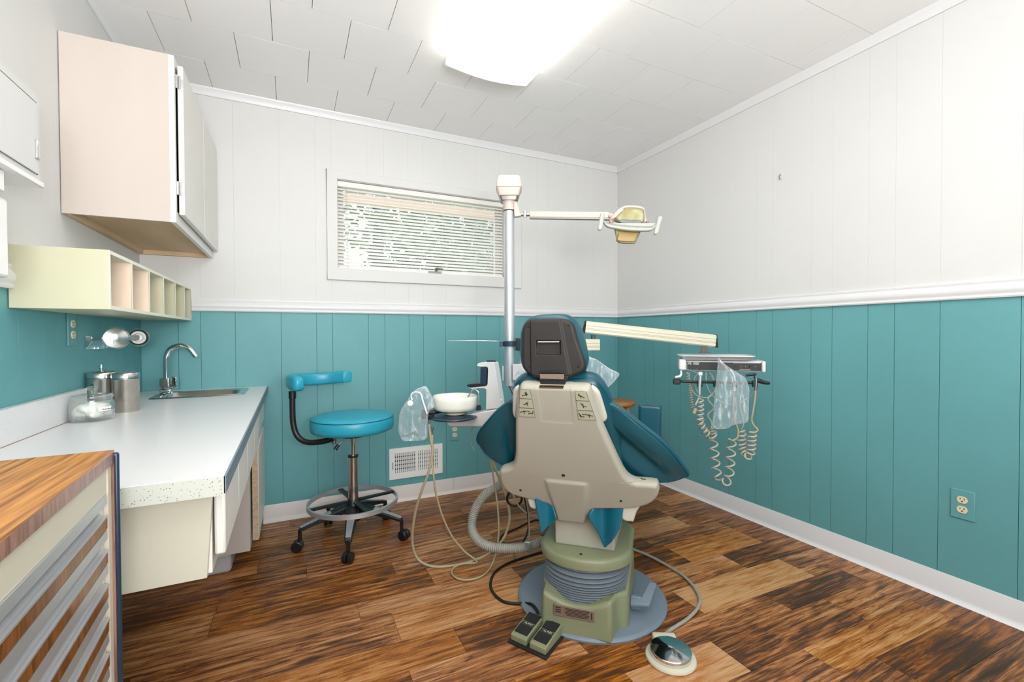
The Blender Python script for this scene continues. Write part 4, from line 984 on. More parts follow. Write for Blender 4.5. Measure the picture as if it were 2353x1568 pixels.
def dr(x, y):
    p = np.array([x, y])-a0_; s = (p@dn)/LN; q = p@nn            # q>0 : upper/right edge
    d = .018*math.exp(-((q-.005)/.045)**2)*ss(0, .35, s)*ss(1.05, .6, s)
    d -= .014*math.exp(-((q+.055)/.020)**2)*ss(.05, .3, s)*ss(1.0, .55, s)
    d += .008*math.exp(-((q+.10)/.022)**2)*ss(.35, .6, s)
    d -= .012*ss(.03, .09, q)*ss(.1, .5, s)
    return d
w2, o2 = wing(FW, wr_, dr)
for w_, oo, dsp, rng in ((w1, o1, dl, range(0, 12)), (w2, o2, dr, range(0, 14))):
    pp = catmull([np.array(oo[i]) for i in rng], 6); ctr = np.mean(np.array(oo), 0)
    P = [FW[0]+FW[1]*((p-ctr)[0]*.965+ctr[0])+FW[2]*((p-ctr)[1]*.965+ctr[1])+FW[3]*(.011+dsp(*((p-ctr)*.965+ctr))) for p in pp]
    bm = B(); tube(bm, P, .0022, 6); obj('edge_piping', bm, 'vinyl_dark', w_, smooth='all')
# inner gusset between wing and shell
pil('gusset', fo(FS, -.075), [K(*q) for q in [(940,820),(985,860),(1040,960),(1090,1060),(1130,1200),(1060,1190),(1010,1060),(960,940)]], .03, .014, 'vinyl_dark', ch, nr=26, nc=14)
# headrest
FH = frame(LC(-.07, -.42, 1.04), RV, unit(UP-FV*.05))
if FH[3]@(CP-FH[0]) < 0: FH = (FH[0], -FH[1], FH[2], -FH[3])
FHc = fo(FH, -.058)
pil('headrest_cushion', FHc, [HC(*q) for q in [(385,560),(400,380),(450,250),(550,160),(700,115),(900,97),(1100,92),(1250,110),(1370,170),(1460,270),(1540,430),(1600,640),(1640,850),(1648,960),(1620,1110),(1550,1190),(1300,1220),(900,1230),(560,1200),(450,1120),(390,960),(378,760)]], .092, .042, 'vinyl_dark', ch, nr=60, nc=50)
hb = [HC(*q) for q in [(413,640),(418,420),(450,290),(530,215),(660,188),(850,183),(1050,180),(1180,184),(1290,220),(1370,290),(1410,400),(1470,620),(1530,800),(1585,960),(1598,1060),(1575,1140),(1500,1200),(1400,1245),(1330,1262),(1200,1280),(900,1285),(700,1280),(610,1240),(500,1180),(430,1080),(412,900)]]
ho = fpx(FH, hb); g1 = fpx(FH, [HC(590, 600), HC(650, 600), HC(1120, 600), HC(1230, 600)]); g2 = fpx(FH, [HC(690, 590), HC(1150, 855), HC(715, 1125), HC(1195, 1290)])
gl = fpx(FH, [HC(1105, 200), HC(1300, 1250)])
def hdisp(x, y):
    d = 0; s = (gl[0][1]-y)/(gl[0][1]-gl[1][1]); xr_ = gl[0][0]+(gl[1][0]-gl[0][0])*s
    d += .006*ss(g1[0][0]-.002, g1[0][0]+.002, x)*ss(xr_+.010, xr_, x)
    d -= .013*ss(g2[0][0], g2[0][0]+.002, x)*ss(g2[1][0], g2[1][0]-.002, x)*ss(g2[1][1], g2[1][1]+.004, y)*ss(g2[0][1]+.002, g2[0][1], y)
    return d
hp = obj('headrest_back_plate', pillow(FH, ho, .034, .012, hdisp, nr=120, nc=110, smoothn=3), 'headrest_shell', ch, smooth='all')
fr = fo(FH, .018)
a, c = [onP(*HC(*q), fr[0], fr[3]) for q in ((700, 620), (1100, 618))]; bm = B(); tube(bm, [a, c], .0042, 14); obj('release_bar', bm, 'chrome', hp, smooth=True)
bm = B(); a, c = [onP(*HC(*q), fr[0], fr[3]) for q in ((830, 560), (970, 560))]; obox(bm, (a+c)/2-fr[3]*.003, FH[1], FH[2], FH[3], .022, .007, .012); obj('latch', bm, 'soft_black', hp, bevel=.002)
for q in ((522,325),(1275,308),(545,1065),(1452,1078)):
    c = onP(*HC(*q), fr[0], fr[3]); bm = B(); lathe(bm, [(.0035, -.003), (.0035, -.0008), (.0045, .0002), (.0035, .0009), (.0012, .0)], c, fr[3], 14); obj('screw', bm, 'soft_black', hp, smooth='all')
bm = B(); fr3 = fo(FH, .022); P = [onP(*HC(*q), fr3[0], fr3[3]) for q in ((690,1255),(1270,1255),(1210,1370),(1200,1428),(745,1415),(740,1370))]; prism(bm, P[::-1], -fr3[3]*.025); obj('bracket_shroud', bm, 'soft_black', hp, bevel=.002)
bm = B(); fr4 = fo(FH, .032); P = [onP(*HC(*q), fr4[0], fr4[3]) for q in ((728,1215),(1175,1222),(1182,1318),(740,1305))]; prism(bm, P[::-1], -fr4[3]*.008); br = obj('metal_bracket', bm, 'copper_plate', hp, bevel=.001)
bm = B(); P = [onP(*HC(*q), fr4[0], fr4[3]) for q in ((728,1150),(1165,1150),(1175,1215),(728,1208))]; prism(bm, P[::-1], -fr4[3]*.012); obj('hinge_block', bm, 'black_plastic', hp, bevel=.002)
for q in ((848,1300),(1065,1300)):
    c = onP(*HC(*q), fr4[0], fr4[3]); bm = B(); cyl(bm, c, c+fr4[3]*.001, .003, 12); obj('bolt', bm, 'dull_metal', br)
bm = B(); P = [onP(*HC(*q), fo(FS, .0)[0], FS[3]) for q in ((750,1385),(1195,1395),(1190,1422),(750,1415))]; prism(bm, P[::-1], FS[3]*.022); obj('slot_trim', bm, 'steel', hp)
# lower flaps of the seat upholstery
FL = frame(LC(0, -.205, .42), RV, unit(UP*.97-FV*-.10))
if FL[3]@(CP-FL[0]) < 0: FL = (FL[0], -FL[1], FL[2], -FL[3])
pil('seat_flap', fo(FL, .0), [C3(*q) for q in [(508,150),(560,140),(620,180),(668,300),(640,340),(590,385),(550,420),(535,330),(518,230)]], .012, .006, 'vinyl_mid', ch, nr=26, nc=16, disp=lambda x, y: .012*math.sin(x*60))['label'] = 'brighter teal vinyl flap under the shell'
fp_ = fpx(FL, [C3(905, 290), C3(1170, 220), C3(1025, 550)])
pil('seat_flap', fo(FL, .0), [C3(*q) for q in [(905,290),(935,240),(965,200),(1060,190),(1170,205),(1172,300),(1150,390),(1100,480),(1060,525),(1026,550),(985,450),(940,355)]], .014, .007, 'vinyl_mid', ch, nr=34, nc=24, disp=lambda x, y: -.030*math.exp(-((x-fp_[0][0]-.055)/.03)**2))['label'] = 'larger brighter teal vinyl flap under the shell'
# seat frame ends seen either side
fe = frame(LC(0, -.185, .44), RV, UP); fe = fe if fe[3]@(CP-fe[0]) > 0 else (fe[0], -fe[1], fe[2], -fe[3])
pil('frame_end', fe, [C3(*q) for q in [(448,130),(520,130),(520,228),(478,222),(462,205)]], .03, .006, 'shell_light', ch, nr=16, nc=12, smoothn=2)
pil('frame_end', fe, [C3(*q) for q in [(1172,200),(1312,195),(1285,250),(1262,322),(1250,326),(1172,310)]], .03, .006, 'shell_light', ch, nr=16, nc=12, smoothn=2)
# seat and leg rest (beyond the backrest)
fz = frame(LC(0, .0, .505), RV, FV)
ot = [(-.235, -.12), (.235, -.12), (.25, .1), (.24, .38), (.19, .44), (-.19, .44), (-.24, .38), (-.25, .1)]
obj('seat_cushion', pillow(fz, ot, .085, .04, None, nr=30, nc=26, smoothn=4), 'vinyl_dark', ch, smooth='all')
fz = frame(LC(0, .44, .49), RV, unit(FV-UP*.22))
ot = [(-.20, .0), (.20, .0), (.19, .3), (.17, .55), (.12, .62), (-.12, .62), (-.17, .55), (-.19, .3)]
obj('leg_rest', pillow(fz, ot, .075, .035, None, nr=30, nc=26, smoothn=4), 'vinyl_dark', ch, smooth='all')
# right armrest
FA = frame(LC(.33, .16, .70), RV, UP); FA = FA if FA[3]@(CP-FA[0]) > 0 else (FA[0], -FA[1], FA[2], -FA[3])
pil('armrest', FA, [(1467,934),(1472,928),(1495,928),(1517,931),(1521,940),(1520,975),(1521,1000),(1540,1030),(1552,1075),(1500,1075),(1478,1010),(1468,980)], .05, .012, 'vinyl_dark', ch, nr=40, nc=20)
P = [onP(u, v, (FA[0]+FA[3]*.022), FA[3]) for u, v in ((1478,1005),(1472,975),(1471,940),(1477,933),(1495,932),(1513,935),(1517,942),(1516,975),(1517,1000))]; bm = B(); tube(bm, catmull(P, 6), .0018, 6); obj('armrest_piping', bm, 'vinyl_dark', ch, smooth='all')
bm = B(); obox(bm, LC(.27, .22, .53), RV, FV, UP, .10, .05, .07); obj('armrest_bracket', bm, 'shell_light', ch, bevel=.01)

# ------------------------------------------------------------------ light post, cuspidor, delivery arm
PX_, PY_ = .978, 2.050; PP = A(PX_, PY_, 0)
lt = thing('dental_light', 'dental operating light on a tall aluminium post with horizontal arm', 'dental light', (PX_, PY_, .83))
bm = B(); cyl(bm, at(1173, 887, 2.268)*A(0, 0, 1)+PP, at(1166, 468, 2.268)*A(0, 0, 1)+PP, .0255, 32); obj('post', bm, 'aluminium', lt, smooth=True)
PT = (at(1166, 470, 2.268)*UP)[2]
L2 = crop(1100, 390, 3.92)
fp2 = frame(PP+UP*PT, CR*A(1, 1, 0)/np.linalg.norm(CR[:2]), UP)
fh = (lambda f: f if f[3]@(CP-f[0]) > 0 else (f[0], -f[1], f[2], -f[3]))(fp2)
# transformer head: tapered housing
def loft2(rows):
    bm = B(); R = []
    for z, wx, wy, sh in rows:
        pts = []
        for k in range(28):
            a = 2*math.pi*k/28; f = lambda v: math.copysign(abs(v)**.2, v)
            pts.append(bm.verts.new(PP+UP*z+fh[1]*(f(math.cos(a))*wx)+fh[3]*(f(math.sin(a))*wy+sh)))
        R.append(pts)
    for p, q in zip(R, R[1:]):
        for i in range(28): bm.faces.new((p[i], p[(i+1) % 28], q[(i+1) % 28], q[i]))
    bm.faces.new(R[0][::-1]); bm.faces.new(R[-1]); return bm
def zz(v): return (CP+ray(1167, v)*2.268)[2]
obj('transformer_lid', loft2([(zz(438), .0625, .060, 0), (zz(430), .062, .060, 0), (zz(418), .057, .056, 0), (zz(412), .052, .050, 0), (zz(410.5), .044, .044, 0)]), 'lamp_pink', lt, smooth=True, angle=50)
obj('transformer_case', loft2([(zz(456), .0475, .047, 0), (zz(455), .0485, .048, 0), (zz(438.5), .0610, .058, 0)]), 'lamp_pink', lt, smooth=True, angle=50)
obj('mounting_plate', loft2([(zz(465), .040, .040, 0), (zz(457), .0465, .046, 0)]), 'dull_metal', lt, smooth=True, angle=50)
bm = B(); lathe(bm, [(.0285, zz(485)), (.029, zz(470)), (.034, zz(465)), (.042, zz(460))], PP, n=28); obj('swivel_collar', bm, 'lamp_pink', lt, smooth=True)
bm = B(); cyl(bm, PP+UP*(zz(487)), PP+UP*zz(485), .0275, 28); obj('collar_gap', bm, 'soft_black', lt)
K1 = at(1192, 485, 2.25); bm = B(); P = [at(*q, 2.24) for q in ((1180,462),(1187,462),(1194,485),(1198,496),(1182,498))]; prism(bm, P, CF*.03); obj('arm_root', bm, 'lamp_pink', lt, bevel=.003)
a0 = at(1196, 494, 2.25); a1 = at(1218, 494, 2.24); a2 = at(1400, 496, 2.14)
bm = B(); tube(bm, [a0, a1], .0075, 10, sx=1.2); cyl(bm, at(1206, 486, 2.24), at(1206, 500, 2.24), .008, 12); obj('elbow_joint', bm, 'chrome', lt, smooth=True)
av = unit(a2-a1); sv = unit(np.cross(av, UP)); uv = np.cross(sv, av)
bm = B(); obox(bm, (a1+a2)/2, av, sv, uv, np.linalg.norm(a2-a1), .028, .030); ar = obj('arm', bm, 'lamp_pink', lt, bevel=.006, seg=3)
bm = B(); obox(bm, (a1+a2)/2-uv*.017, av, sv, uv, np.linalg.norm(a2-a1), .024, .006); obj('arm_channel', bm, 'dull_metal', ar)
# lamp head
L5 = crop(1360, 440, 11.2); DL = 2.03
fz = frame(at(1450, 515, DL), CR*A(1, 1, 0)+UP*.0, UP); fz = fz if fz[3]@(CP-fz[0]) > 0 else (fz[0], -fz[1], fz[2], -fz[3])
def lp(name, px, d, T, R_, m, **k): return pil(name, fo(fz, d), [L5(*q) for q in px], T, R_, m, lt, **k)
lp('lamp_housing', [(520,640),(600,540),(680,460),(780,400),(860,372),(1000,366),(1160,375),(1290,405),(1345,450),(1375,560),(1395,720),(1440,790),(1420,900),(1240,860),(740,820),(560,760),(460,740)], -.045, .06, .025, 'lamp_pink', nr=40, nc=40)
lp('reflector_rim', [(610,720),(640,640),(720,550),(800,490),(820,430),(900,412),(1020,406),(1180,420),(1300,450),(1338,490),(1350,600),(1350,740),(1240,845),(740,815)], -.012, .02, .008, 'taupe', nr=30, nc=40)
lp('reflector_glass', [(640,715),(680,640),(760,560),(825,470),(900,455),(1030,450),(1180,470),(1290,500),(1315,540),(1330,640),(1320,740),(1230,830),(745,800)], -.004, .022, .010, 'amber_pale', nr=30, nc=30)
lp('bulb_shield', [(760,715),(870,725),(960,755),(1060,765),(1150,740),(1255,740),(1230,840),(740,812)], .010, .008, .003, 'shield_grey', nr=16, nc=30, smoothn=3)
lp('lower_rim', [(570,950),(640,960),(1180,1010),(1258,1030),(1190,1180),(1120,1335),(1000,1352),(820,1350),(640,1300),(625,1200)], -.020, .016, .006, 'taupe', nr=30, nc=30, smoothn=2)
lp('lower_lens', [(700,1000),(1180,1030),(1150,1160),(1100,1290),(900,1300),(650,1270),(670,1130)], -.010, .012, .004, 'amber', nr=24, nc=24, smoothn=2)
lp('lower_lens_side', [(620,985),(690,990),(660,1130),(640,1250),(628,1150)], -.010, .010, .004, 'amber_pale', nr=16, nc=8, smoothn=2)
lp('handle_bar', [(290,740),(350,790),(430,845),(560,880),(760,905),(1000,925),(1250,938),(1450,940),(1560,930),(1640,850),(1680,830),(1670,880),(1600,970),(1540,1010),(1450,1035),(1250,1040),(1000,1030),(760,1005),(560,970),(420,940),(340,890),(290,810)], .030, .022, .006, 'handle_grey', nr=40, nc=70, smoothn=3)
lp('handle_grip', [(215,565),(325,570),(300,780),(262,995),(145,990),(180,780)], .036, .018, .006, 'handle_grey', nr=20, nc=12, smoothn=2)
lp('handle_grip', [(1700,655),(1825,665),(1760,880),(1700,1100),(1580,1095),(1650,860)], .036, .018, .006, 'handle_grey', nr=20, nc=12, smoothn=2)
lp('yoke_clip', [(455,720),(540,715),(540,820),(450,815)], .018, .012, .004, 'copper_plate', nr=12, nc=10, smoothn=2)
lp('yoke_clip', [(1395,760),(1475,790),(1465,890),(1430,885)], .012, .012, .004, 'copper_plate', nr=12, nc=10, smoothn=2)
bm = B(); tube(bm, catmull([a2, at(1405, 497, 2.12), at(1418, 505, 2.08)], 4), .012, 10); obj('yoke', bm, 'lamp_pink', lt, smooth=True)

# support frame: links the post to the chair, with clamp and white junction plate
sp = thing('post_mount', 'black clamp and white box holding the aluminium post beside the headrest', 'bracket', (PX_, PY_, .45))
def AT(u, v, d=2.25): return at(u, v, d)
RH = unit(CR*A(1, 1, 0)); FHn = unit(CF*A(1, 1, 0))
zc = zz(790); bm = B(); lathe(bm, [(.026, -.013), (.037, -.013), (.037, .013), (.026, .013)], PP+UP*zc, n=24); obox(bm, PP+UP*zc-RH*.032, RH, FHn, UP, .034, .035, .026); obj('clamp', bm, 'navy_vinyl', sp, bevel=.002)
bm = B(); obox(bm, PP+UP*(zc-.004)+RH*.055+FHn*.01, RH, FHn, UP, .05, .05, .062); obj('swivel_block', bm, 'black_plastic', sp, bevel=.003)
bm = B(); cyl(bm, PP+RH*.062+FHn*.02+UP*.47, PP+RH*.062+FHn*.02+UP*(zc-.03), .017, 20); obj('riser', bm, 'aluminium', sp, smooth=True)
bm = B(); obox(bm, PP+RH*.052+UP*zz(855)-FHn*.03, RH, FHn, UP, .075, .008, .080); obj('junction_plate', bm, 'cover_white', sp, bevel=.002)
bm = B(); obox(bm, PP-RH*.033+UP*zz(858)-FHn*.01, RH, FHn, UP, .005, .03, .072); obj('side_tab', bm, 'cover_white', sp, bevel=.001)
bm = B(); tube(bm, catmull([PP+UP*.832, PP+UP*.80+RH*.015, PP+RH*.04+UP*.74, PP+RH*.055+UP*.64], 6), .008, 10); obj('conduit', bm, 'dull_metal', sp, smooth=True)
m0 = PP+RH*.062+FHn*.02+UP*.48; m1 = LC(-.12, .22, .43); bm = B(); tube(bm, [m0, (m0+m1)/2, m1], .022, 12); obj('mounting_arm', bm, 'shell_light', sp, smooth=True)
wire = [at(1030, 783, 2.2), at(1105, 783, 2.22), at(1158, 785, 2.25)]
bm = B(); tube(bm, wire, .0014, 6); tag(obj('wire_rod', bm, 'chrome', smooth=True), 'thin straight metal rod sticking out left from the post clamp', 'rod')

# delivery arm and control head
da = thing('delivery_arm', 'ribbed cream swing arm reaching right from behind the headrest', 'arm', at(1362, 790, 2.32))
j0 = PP+RH*.062+FHn*.02+UP*(zc-.01); st1 = at(1375, 793, 2.34)
jj = at(1362, 793, 2.34); dv = unit(jj-j0); jj2 = jj+dv*.03; sd = unit(np.cross(dv, UP)); 
def beam(a, c, w_, h_, name, par):
    d = unit(c-a); s = unit(np.cross(d, UP)); u = np.cross(s, d); bm = B(); cmb = []
    hp_ = [(-w_/2, -h_/2+.006), (-w_/2+.006, -h_/2), (w_/2-.006, -h_/2), (w_/2, -h_/2+.006)]
    for q in (-.22, -.12, .10): hp_ += [(w_/2, h_*q), (w_/2-.004, h_*q+.0005), (w_/2-.004, h_*q+.0025), (w_/2, h_*q+.003)]
    hp_ += [(w_/2, h_/2-.008), (w_/2-.008, h_/2), (-w_/2+.008, h_/2), (-w_/2, h_/2-.008)]
    for q in (.10, -.12, -.22): hp_ += [(-w_/2, h_*q+.003), (-w_/2+.004, h_*q+.0025), (-w_/2+.004, h_*q+.0005), (-w_/2, h_*q)]
    prism(bm, [a+s*x+u*z for x, z in hp_], c-a); return obj(name, bm, 'cover_cream', par)
lo_ = beam(j0+RH*.02, jj2, .05, .060, 'lower_arm', da)
bA = at(1345, 752, 2.34); bB_ = at(1641, 784, 2.30)
bd = unit(bB_-bA); up_ = beam(bA, bB_, .052, .062, 'upper_arm', da)
s = unit(np.cross(bd, UP)); u = np.cross(s, bd)
for p, q, k in ((bA, -1, 'end_cap'), (bB_, 1, 'end_cap')):
    bm = B(); P = [p+s*x+u*z for x, z in ((-.027, -.032), (.027, -.032), (.020, .033), (-.020, .033))]; pv = bm.verts
    a = [bm.verts.new(x) for x in P]; c = [bm.verts.new(x+bd*q*g) for x, g in zip(P, (.014, .014, .004, .004))]
    for i in range(4): bm.faces.new((a[i], a[(i+1) % 4], c[(i+1) % 4], c[i]))
    bm.faces.new(a[::-1]); bm.faces.new(c); obj(k, bm, 'black_rough', up_)
bm = B(); cyl(bm, at(1363, 770, 2.34), at(1363, 781, 2.34), .011, 16); obj('pivot', bm, 'hanger_brown', da, smooth=True)
HCn = at(1655, 842, 2.20)
bm = B(); obox(bm, at(1618, 803, 2.28), RV, FV, UP, .030, .03, .032); obox(bm, at(1620, 811, 2.28), RV, FV, UP, .05, .05, .003); obj('head_hanger', bm, 'hanger_brown', da)
cs = thing('control_head', 'instrument control head with black front panel at the end of the swing arm', 'instrument console', HCn)
FC = frame(HCn, RV, UP); FC = FC if FC[3]@(CP-FC[0]) > 0 else (FC[0], -FC[1], FC[2], -FC[3])
D7 = crop(1320, 700, 3.565); D1 = crop(1530, 770, 4.356)
def fc(x, y, dd=0): o, ex, ey, en = FC; return o+ex*x+ey*y+en*dd
c2 = fpx(FC, [D1(197, 262), D1(972, 258), D1(197, 355), D1(965, 370)])
XA, XB = c2[0][0], c2[1][0]; YT, YB = (c2[0][1]+c2[1][1])/2, (c2[2][1]+c2[3][1])/2; cx, cy = (XA+XB)/2, (YT+YB)/2
bm = B(); obox(bm, fc(cx, cy, -.075), FC[1], FC[2], FC[3], XB-XA-.01, YT-YB, .15); hd_ = obj('housing', bm, 'cover_white', cs, bevel=.004)
bm = B(); obox(bm, fc(cx, cy-.002, .0012), FC[1], FC[2], FC[3], XB-XA-.016, (YT-YB)*.78, .0024); fp_o = obj('front_panel', bm, 'soft_black', cs)
bm = B(); obox(bm, fc(XA-.014, cy+.004, -.06), FC[1], FC[2], FC[3], .034, (YT-YB)*1.12, .15); obj('end_cap', bm, 'cover_white', cs, bevel=.008, seg=3)
bm = B(); obox(bm, fc(XB+.002, cy, -.06), FC[1], FC[2], FC[3], .016, (YT-YB)*1.08, .15); obj('end_cap', bm, 'cover_white', cs, bevel=.006, seg=3)
text('AS 1500', (fc(0, 0, .0026), FC[1], FC[2], FC[3]), XA+.036, cy+.005, .0150, 'enamel', fp_o)
q = fpx(FC, [D1(700, 318), D1(745, 315), D1(795, 315), D1(845, 318), D1(893, 316)])
for i, p in enumerate(q):
    bm = B(); rr = .0055 if i in (0, 3) else .0022; cyl(bm, fc(p[0], p[1], .0022), fc(p[0], p[1], .007), rr, 14, rr*.8); obj('knob', bm, 'soft_black' if i in (0, 3) else 'chrome', fp_o, smooth=True)
bm = B()
for k in range(22): obox(bm, fc(q[0][0]-.008+.0052*k, cy+.0145+(.001 if k % 3 else 0), .0027), FC[1], FC[2], FC[3], .0034, .0013, .0003)
obj('print', bm, 'cover_white', fp_o)
p = fpx(FC, [D1(792, 353)])[0]; bm = B(); obox(bm, fc(p[0], p[1], .0028), FC[1], FC[2], FC[3], .046, .010, .0008); tg = obj('serial_plate', bm, 'copper_plate', fp_o)
bm = B()
for k in range(12): obox(bm, fc(p[0]-.019+.0034*k, p[1], .0034), FC[1], FC[2], FC[3], .0022, .0048, .0003)
obj('print', bm, 'outlet_hole', tg)
bm = B()
for qx in (265, 345, 427):
    p = fpx(FC, [D1(qx, 340)])[0]; cyl(bm, fc(p[0], p[1]-.002, .001), fc(p[0], p[1]-.002, .006), .004, 12)
obj('port', bm, 'soft_black', fp_o, smooth=True)
# white crank arm to the handle rod, the rod and its grips
FR = fo(FC, .045)
def fr_px(x, y, f=None): f = f or FR; return onP(*D1(x, y), f[0], f[3])
P = [fr_px(160, 355), fr_px(165, 395), fr_px(150, 425), fr_px(95, 432), fr_px(90, 415), fr_px(135, 405), fr_px(146, 385), fr_px(143, 358)]
bm = B(); prism(bm, P, -FR[3]*.012); obj('crank_arm', bm, 'cover_white', cs, bevel=.002)
bm = B(); tube(bm, catmull([fr_px(120, 458), fr_px(220, 470), fr_px(420, 473), fr_px(700, 480), fr_px(880, 480)], 5), .0066, 10); hr = obj('instrument_rail', bm, 'soft_black', cs, smooth=True)
bm = B(); obox(bm, fr_px(108, 468), FC[1], FC[2], FC[3], .034, .026, .024); obj('left_grip', bm, 'soft_black', hr, bevel=.004)
bm = B(); tube(bm, catmull([fr_px(905, 455), fr_px(940, 462), fr_px(1000, 480), fr_px(1040, 483)], 4), lambda i: .0135-.0006*i, 10); obj('right_grip', bm, 'soft_black', hr, smooth=True)
for x in (340, 500, 690, 890):
    bm = B(); obox(bm, fr_px(x, 490), FC[1], FC[2], FC[3], .022, .030, .024); obj('instrument_clip', bm, 'soft_black', hr, bevel=.003)
bm = B(); tube(bm, [fr_px(880, 385), fr_px(888, 440)], .003, 8); cyl(bm, fr_px(800, 405), fr_px(905, 392), .006, 10); obj('wing_nut', bm, 'black_plastic', hr, smooth=True)
# tray on top
ty_ = fpx(FC, [D1(108, 190), D1(898, 205), D1(170, 238)])
tray = thing('instrument_tray', 'shallow silver instrument tray lying on the control head', 'tray', fc(cx-.01, YT+.003))
xa_, xb_ = ty_[0][0]+.006, ty_[1][0]+.0; fr_t = (fc((xa_+xb_)/2, YT+.003, -.06), FC[1], FC[3], FC[2])
def rr_ring(o, ex, ey, wx, wy, r, up):
    pts = []
    for sx2, sy2, a0 in ((1, 1, 0), (-1, 1, 90), (-1, -1, 180), (1, -1, 270)):
        for k in range(5):
            a = math.radians(a0+22.5*k); pts.append(o+ex*(sx2*(wx-r)+r*math.cos(a))+ey*(sy2*(wy-r)+r*math.sin(a))+up)
    return pts
o_, ex_, ey_, _ = fr_t; wx = (xb_-xa_)/2
bm = loft(B(), [rr_ring(o_, ex_, ey_, wx*.84, .078, .02, UP*0), rr_ring(o_, ex_, ey_, wx*.93, .086, .022, UP*.014), rr_ring(o_, ex_, ey_, wx, .094, .022, UP*.019), rr_ring(o_, ex_, ey_, wx, .094, .022, UP*.023), rr_ring(o_, ex_, ey_, wx*.95, .088, .022, UP*.020), rr_ring(o_, ex_, ey_, wx*.86, .080, .02, UP*.004)])
bm.faces.new([v for v in list(bm.verts)[:20]][::-1]); obj('pan', bm, 'shelf_tray', tray, smooth=True, angle=40)
# handpieces and coiled hoses
def hose_thing(name, label, cat, pts_list, mats, group=None, radii=None, loc=None):
    t = thing(name, label, cat, loc if loc is not None else pts_list[0][0], group)
    return t
hpz = thing('air_water_syringe', 'silver air-water syringe hanging from the rail on a coiled grey hose', 'dental handpiece', fr_px(340, 480))
FR2 = fo(FC, .060)
g_ = lambda x, y: fr_px(x, y, FR2)
bm = B(); tube(bm, catmull([g_(345, 395), g_(343, 440), g_(338, 520), g_(337, 598)], 5), lambda i: .0085-.0002*i, 14); obj('body', bm, 'aluminium', hpz, smooth=True)
bm = B(); obox(bm, g_(345, 390), FC[1], FC[2], FC[3], .022, .020, .018); obj('valve_head', bm, 'aluminium', hpz, bevel=.004)
bm = B(); tube(bm, catmull([g_(330, 385), g_(290, 372), g_(240, 352), g_(190, 343)], 5), .0013, 6); obj('nozzle', bm, 'acrylic', hpz, smooth=True)
def hs_(par, name, pts, r, m, n=8): bm = B(); tube(bm, pts, r, n); return obj(name, bm, m, par, smooth='all')
g2_ = lambda x, y, d=.04: onP(*D1(x, y), fo(FC, d)[0], FC[3])
hs_(hpz, 'hose', catmull([g_(337, 600), g2_(325, 640, .05), g2_(295, 705, .05)], 6), .0040, 'hose_white')
hs_(hpz, 'coiled_hose', helix([g2_(345, 640), g2_(350, 720), g2_(345, 800), g2_(345, 870), g2_(380, 940), g2_(430, 1010)], .0125, 9, 16), .0038, 'hose_white')
hs_(hpz, 'ribbed_hose', helix([g2_(215, 375, .0), g2_(228, 480, .0), g2_(250, 600, .0), g2_(268, 720, .01), g2_(285, 780, .02)], .0062, 17, 12), .0030, 'hose_grey')
bm = B(); cyl(bm, g2_(302, 735, .045), g2_(280, 785, .045), .0085, 14); obj('hose_end', bm, 'hose_beige', hpz, smooth=True)
hh = thing('high_speed_handpiece', 'handpiece in the plastic sheath whose coiled hose hangs lowest below the console', 'dental handpiece', fr_px(690, 480))
bm = B(); tube(bm, catmull([g2_(640, 350, .05), g2_(680, 400, .05), g2_(690, 480, .05), g2_(686, 560, .05)], 5), lambda i: .006+.0001*i, 12); obj('body', bm, 'aluminium', hh, smooth=True)
hs_(hh, 'hose', catmull([g2_(686, 560, .05), g2_(678, 650, .05), g2_(676, 760, .05), g2_(690, 860, .05), g2_(722, 950, .05), g2_(715, 1030, .05), g2_(660, 1062, .05)], 8), .0048, 'hose_beige')
hs_(hh, 'coiled_hose', helix([g2_(660, 1050, .05), g2_(655, 1130, .05), g2_(648, 1230, .05), g2_(640, 1330, .05), g2_(630, 1420, .045), g2_(600, 1475, .04), g2_(550, 1465, .03), g2_(515, 1400, .02), g2_(500, 1310, .02), g2_(490, 1210, .02), g2_(478, 1110, .02), g2_(470, 1030, .02), g2_(455, 950, .02)], lambda t: .0185, 10.5, 18), .0042, 'hose_white')
hs_(hh, 'supply_hose', catmull([g2_(455, 950, .02), g2_(460, 880, .01), g2_(420, 800, .0), g2_(480, 730, .0), g2_(420, 640, .0), g2_(490, 560, -.01), g2_(480, 460, -.02), g2_(430, 375, -.03)], 8), .0045, 'hose_grey')
hl = thing('low_speed_handpiece', 'handpiece hung at the right end of the rail with beige hose coiling below', 'dental handpiece', fr_px(890, 500))
bm = B(); tube(bm, [g2_(905, 430, .055), g2_(903, 500, .055), g2_(898, 555, .055)], .0062, 12); obj('body', bm, 'dull_metal', hl, smooth=True)
hs_(hl, 'hose', catmull([g2_(898, 555, .055), g2_(890, 660, .055), g2_(870, 780, .055), g2_(858, 850, .05), g2_(880, 905, .05), g2_(918, 950, .05), g2_(895, 975, .05), g2_(830, 972, .05)], 8), .0047, 'hose_beige')
hs_(hl, 'coiled_hose', helix([g2_(868, 985, .05), g2_(862, 1040, .05), g2_(856, 1110, .05), g2_(850, 1175, .05), g2_(815, 1215, .045), g2_(785, 1180, .03), g2_(765, 1120, .02), g2_(757, 1060, .02), g2_(760, 1000, .02), g2_(755, 955, .02)], .0165, 12, 18), .0042, 'hose_white')
hs_(hl, 'supply_hose', catmull([g2_(755, 950, .02), g2_(778, 880, .02), g2_(760, 790, .01), g2_(740, 700, .0), g2_(760, 560, -.02), g2_(740, 380, -.04)], 8), .0042, 'hose_grey')
lps = thing('loose_tubes', 'thin beige tubes looping beneath the control head', 'tubes', g2_(430, 600, 0))
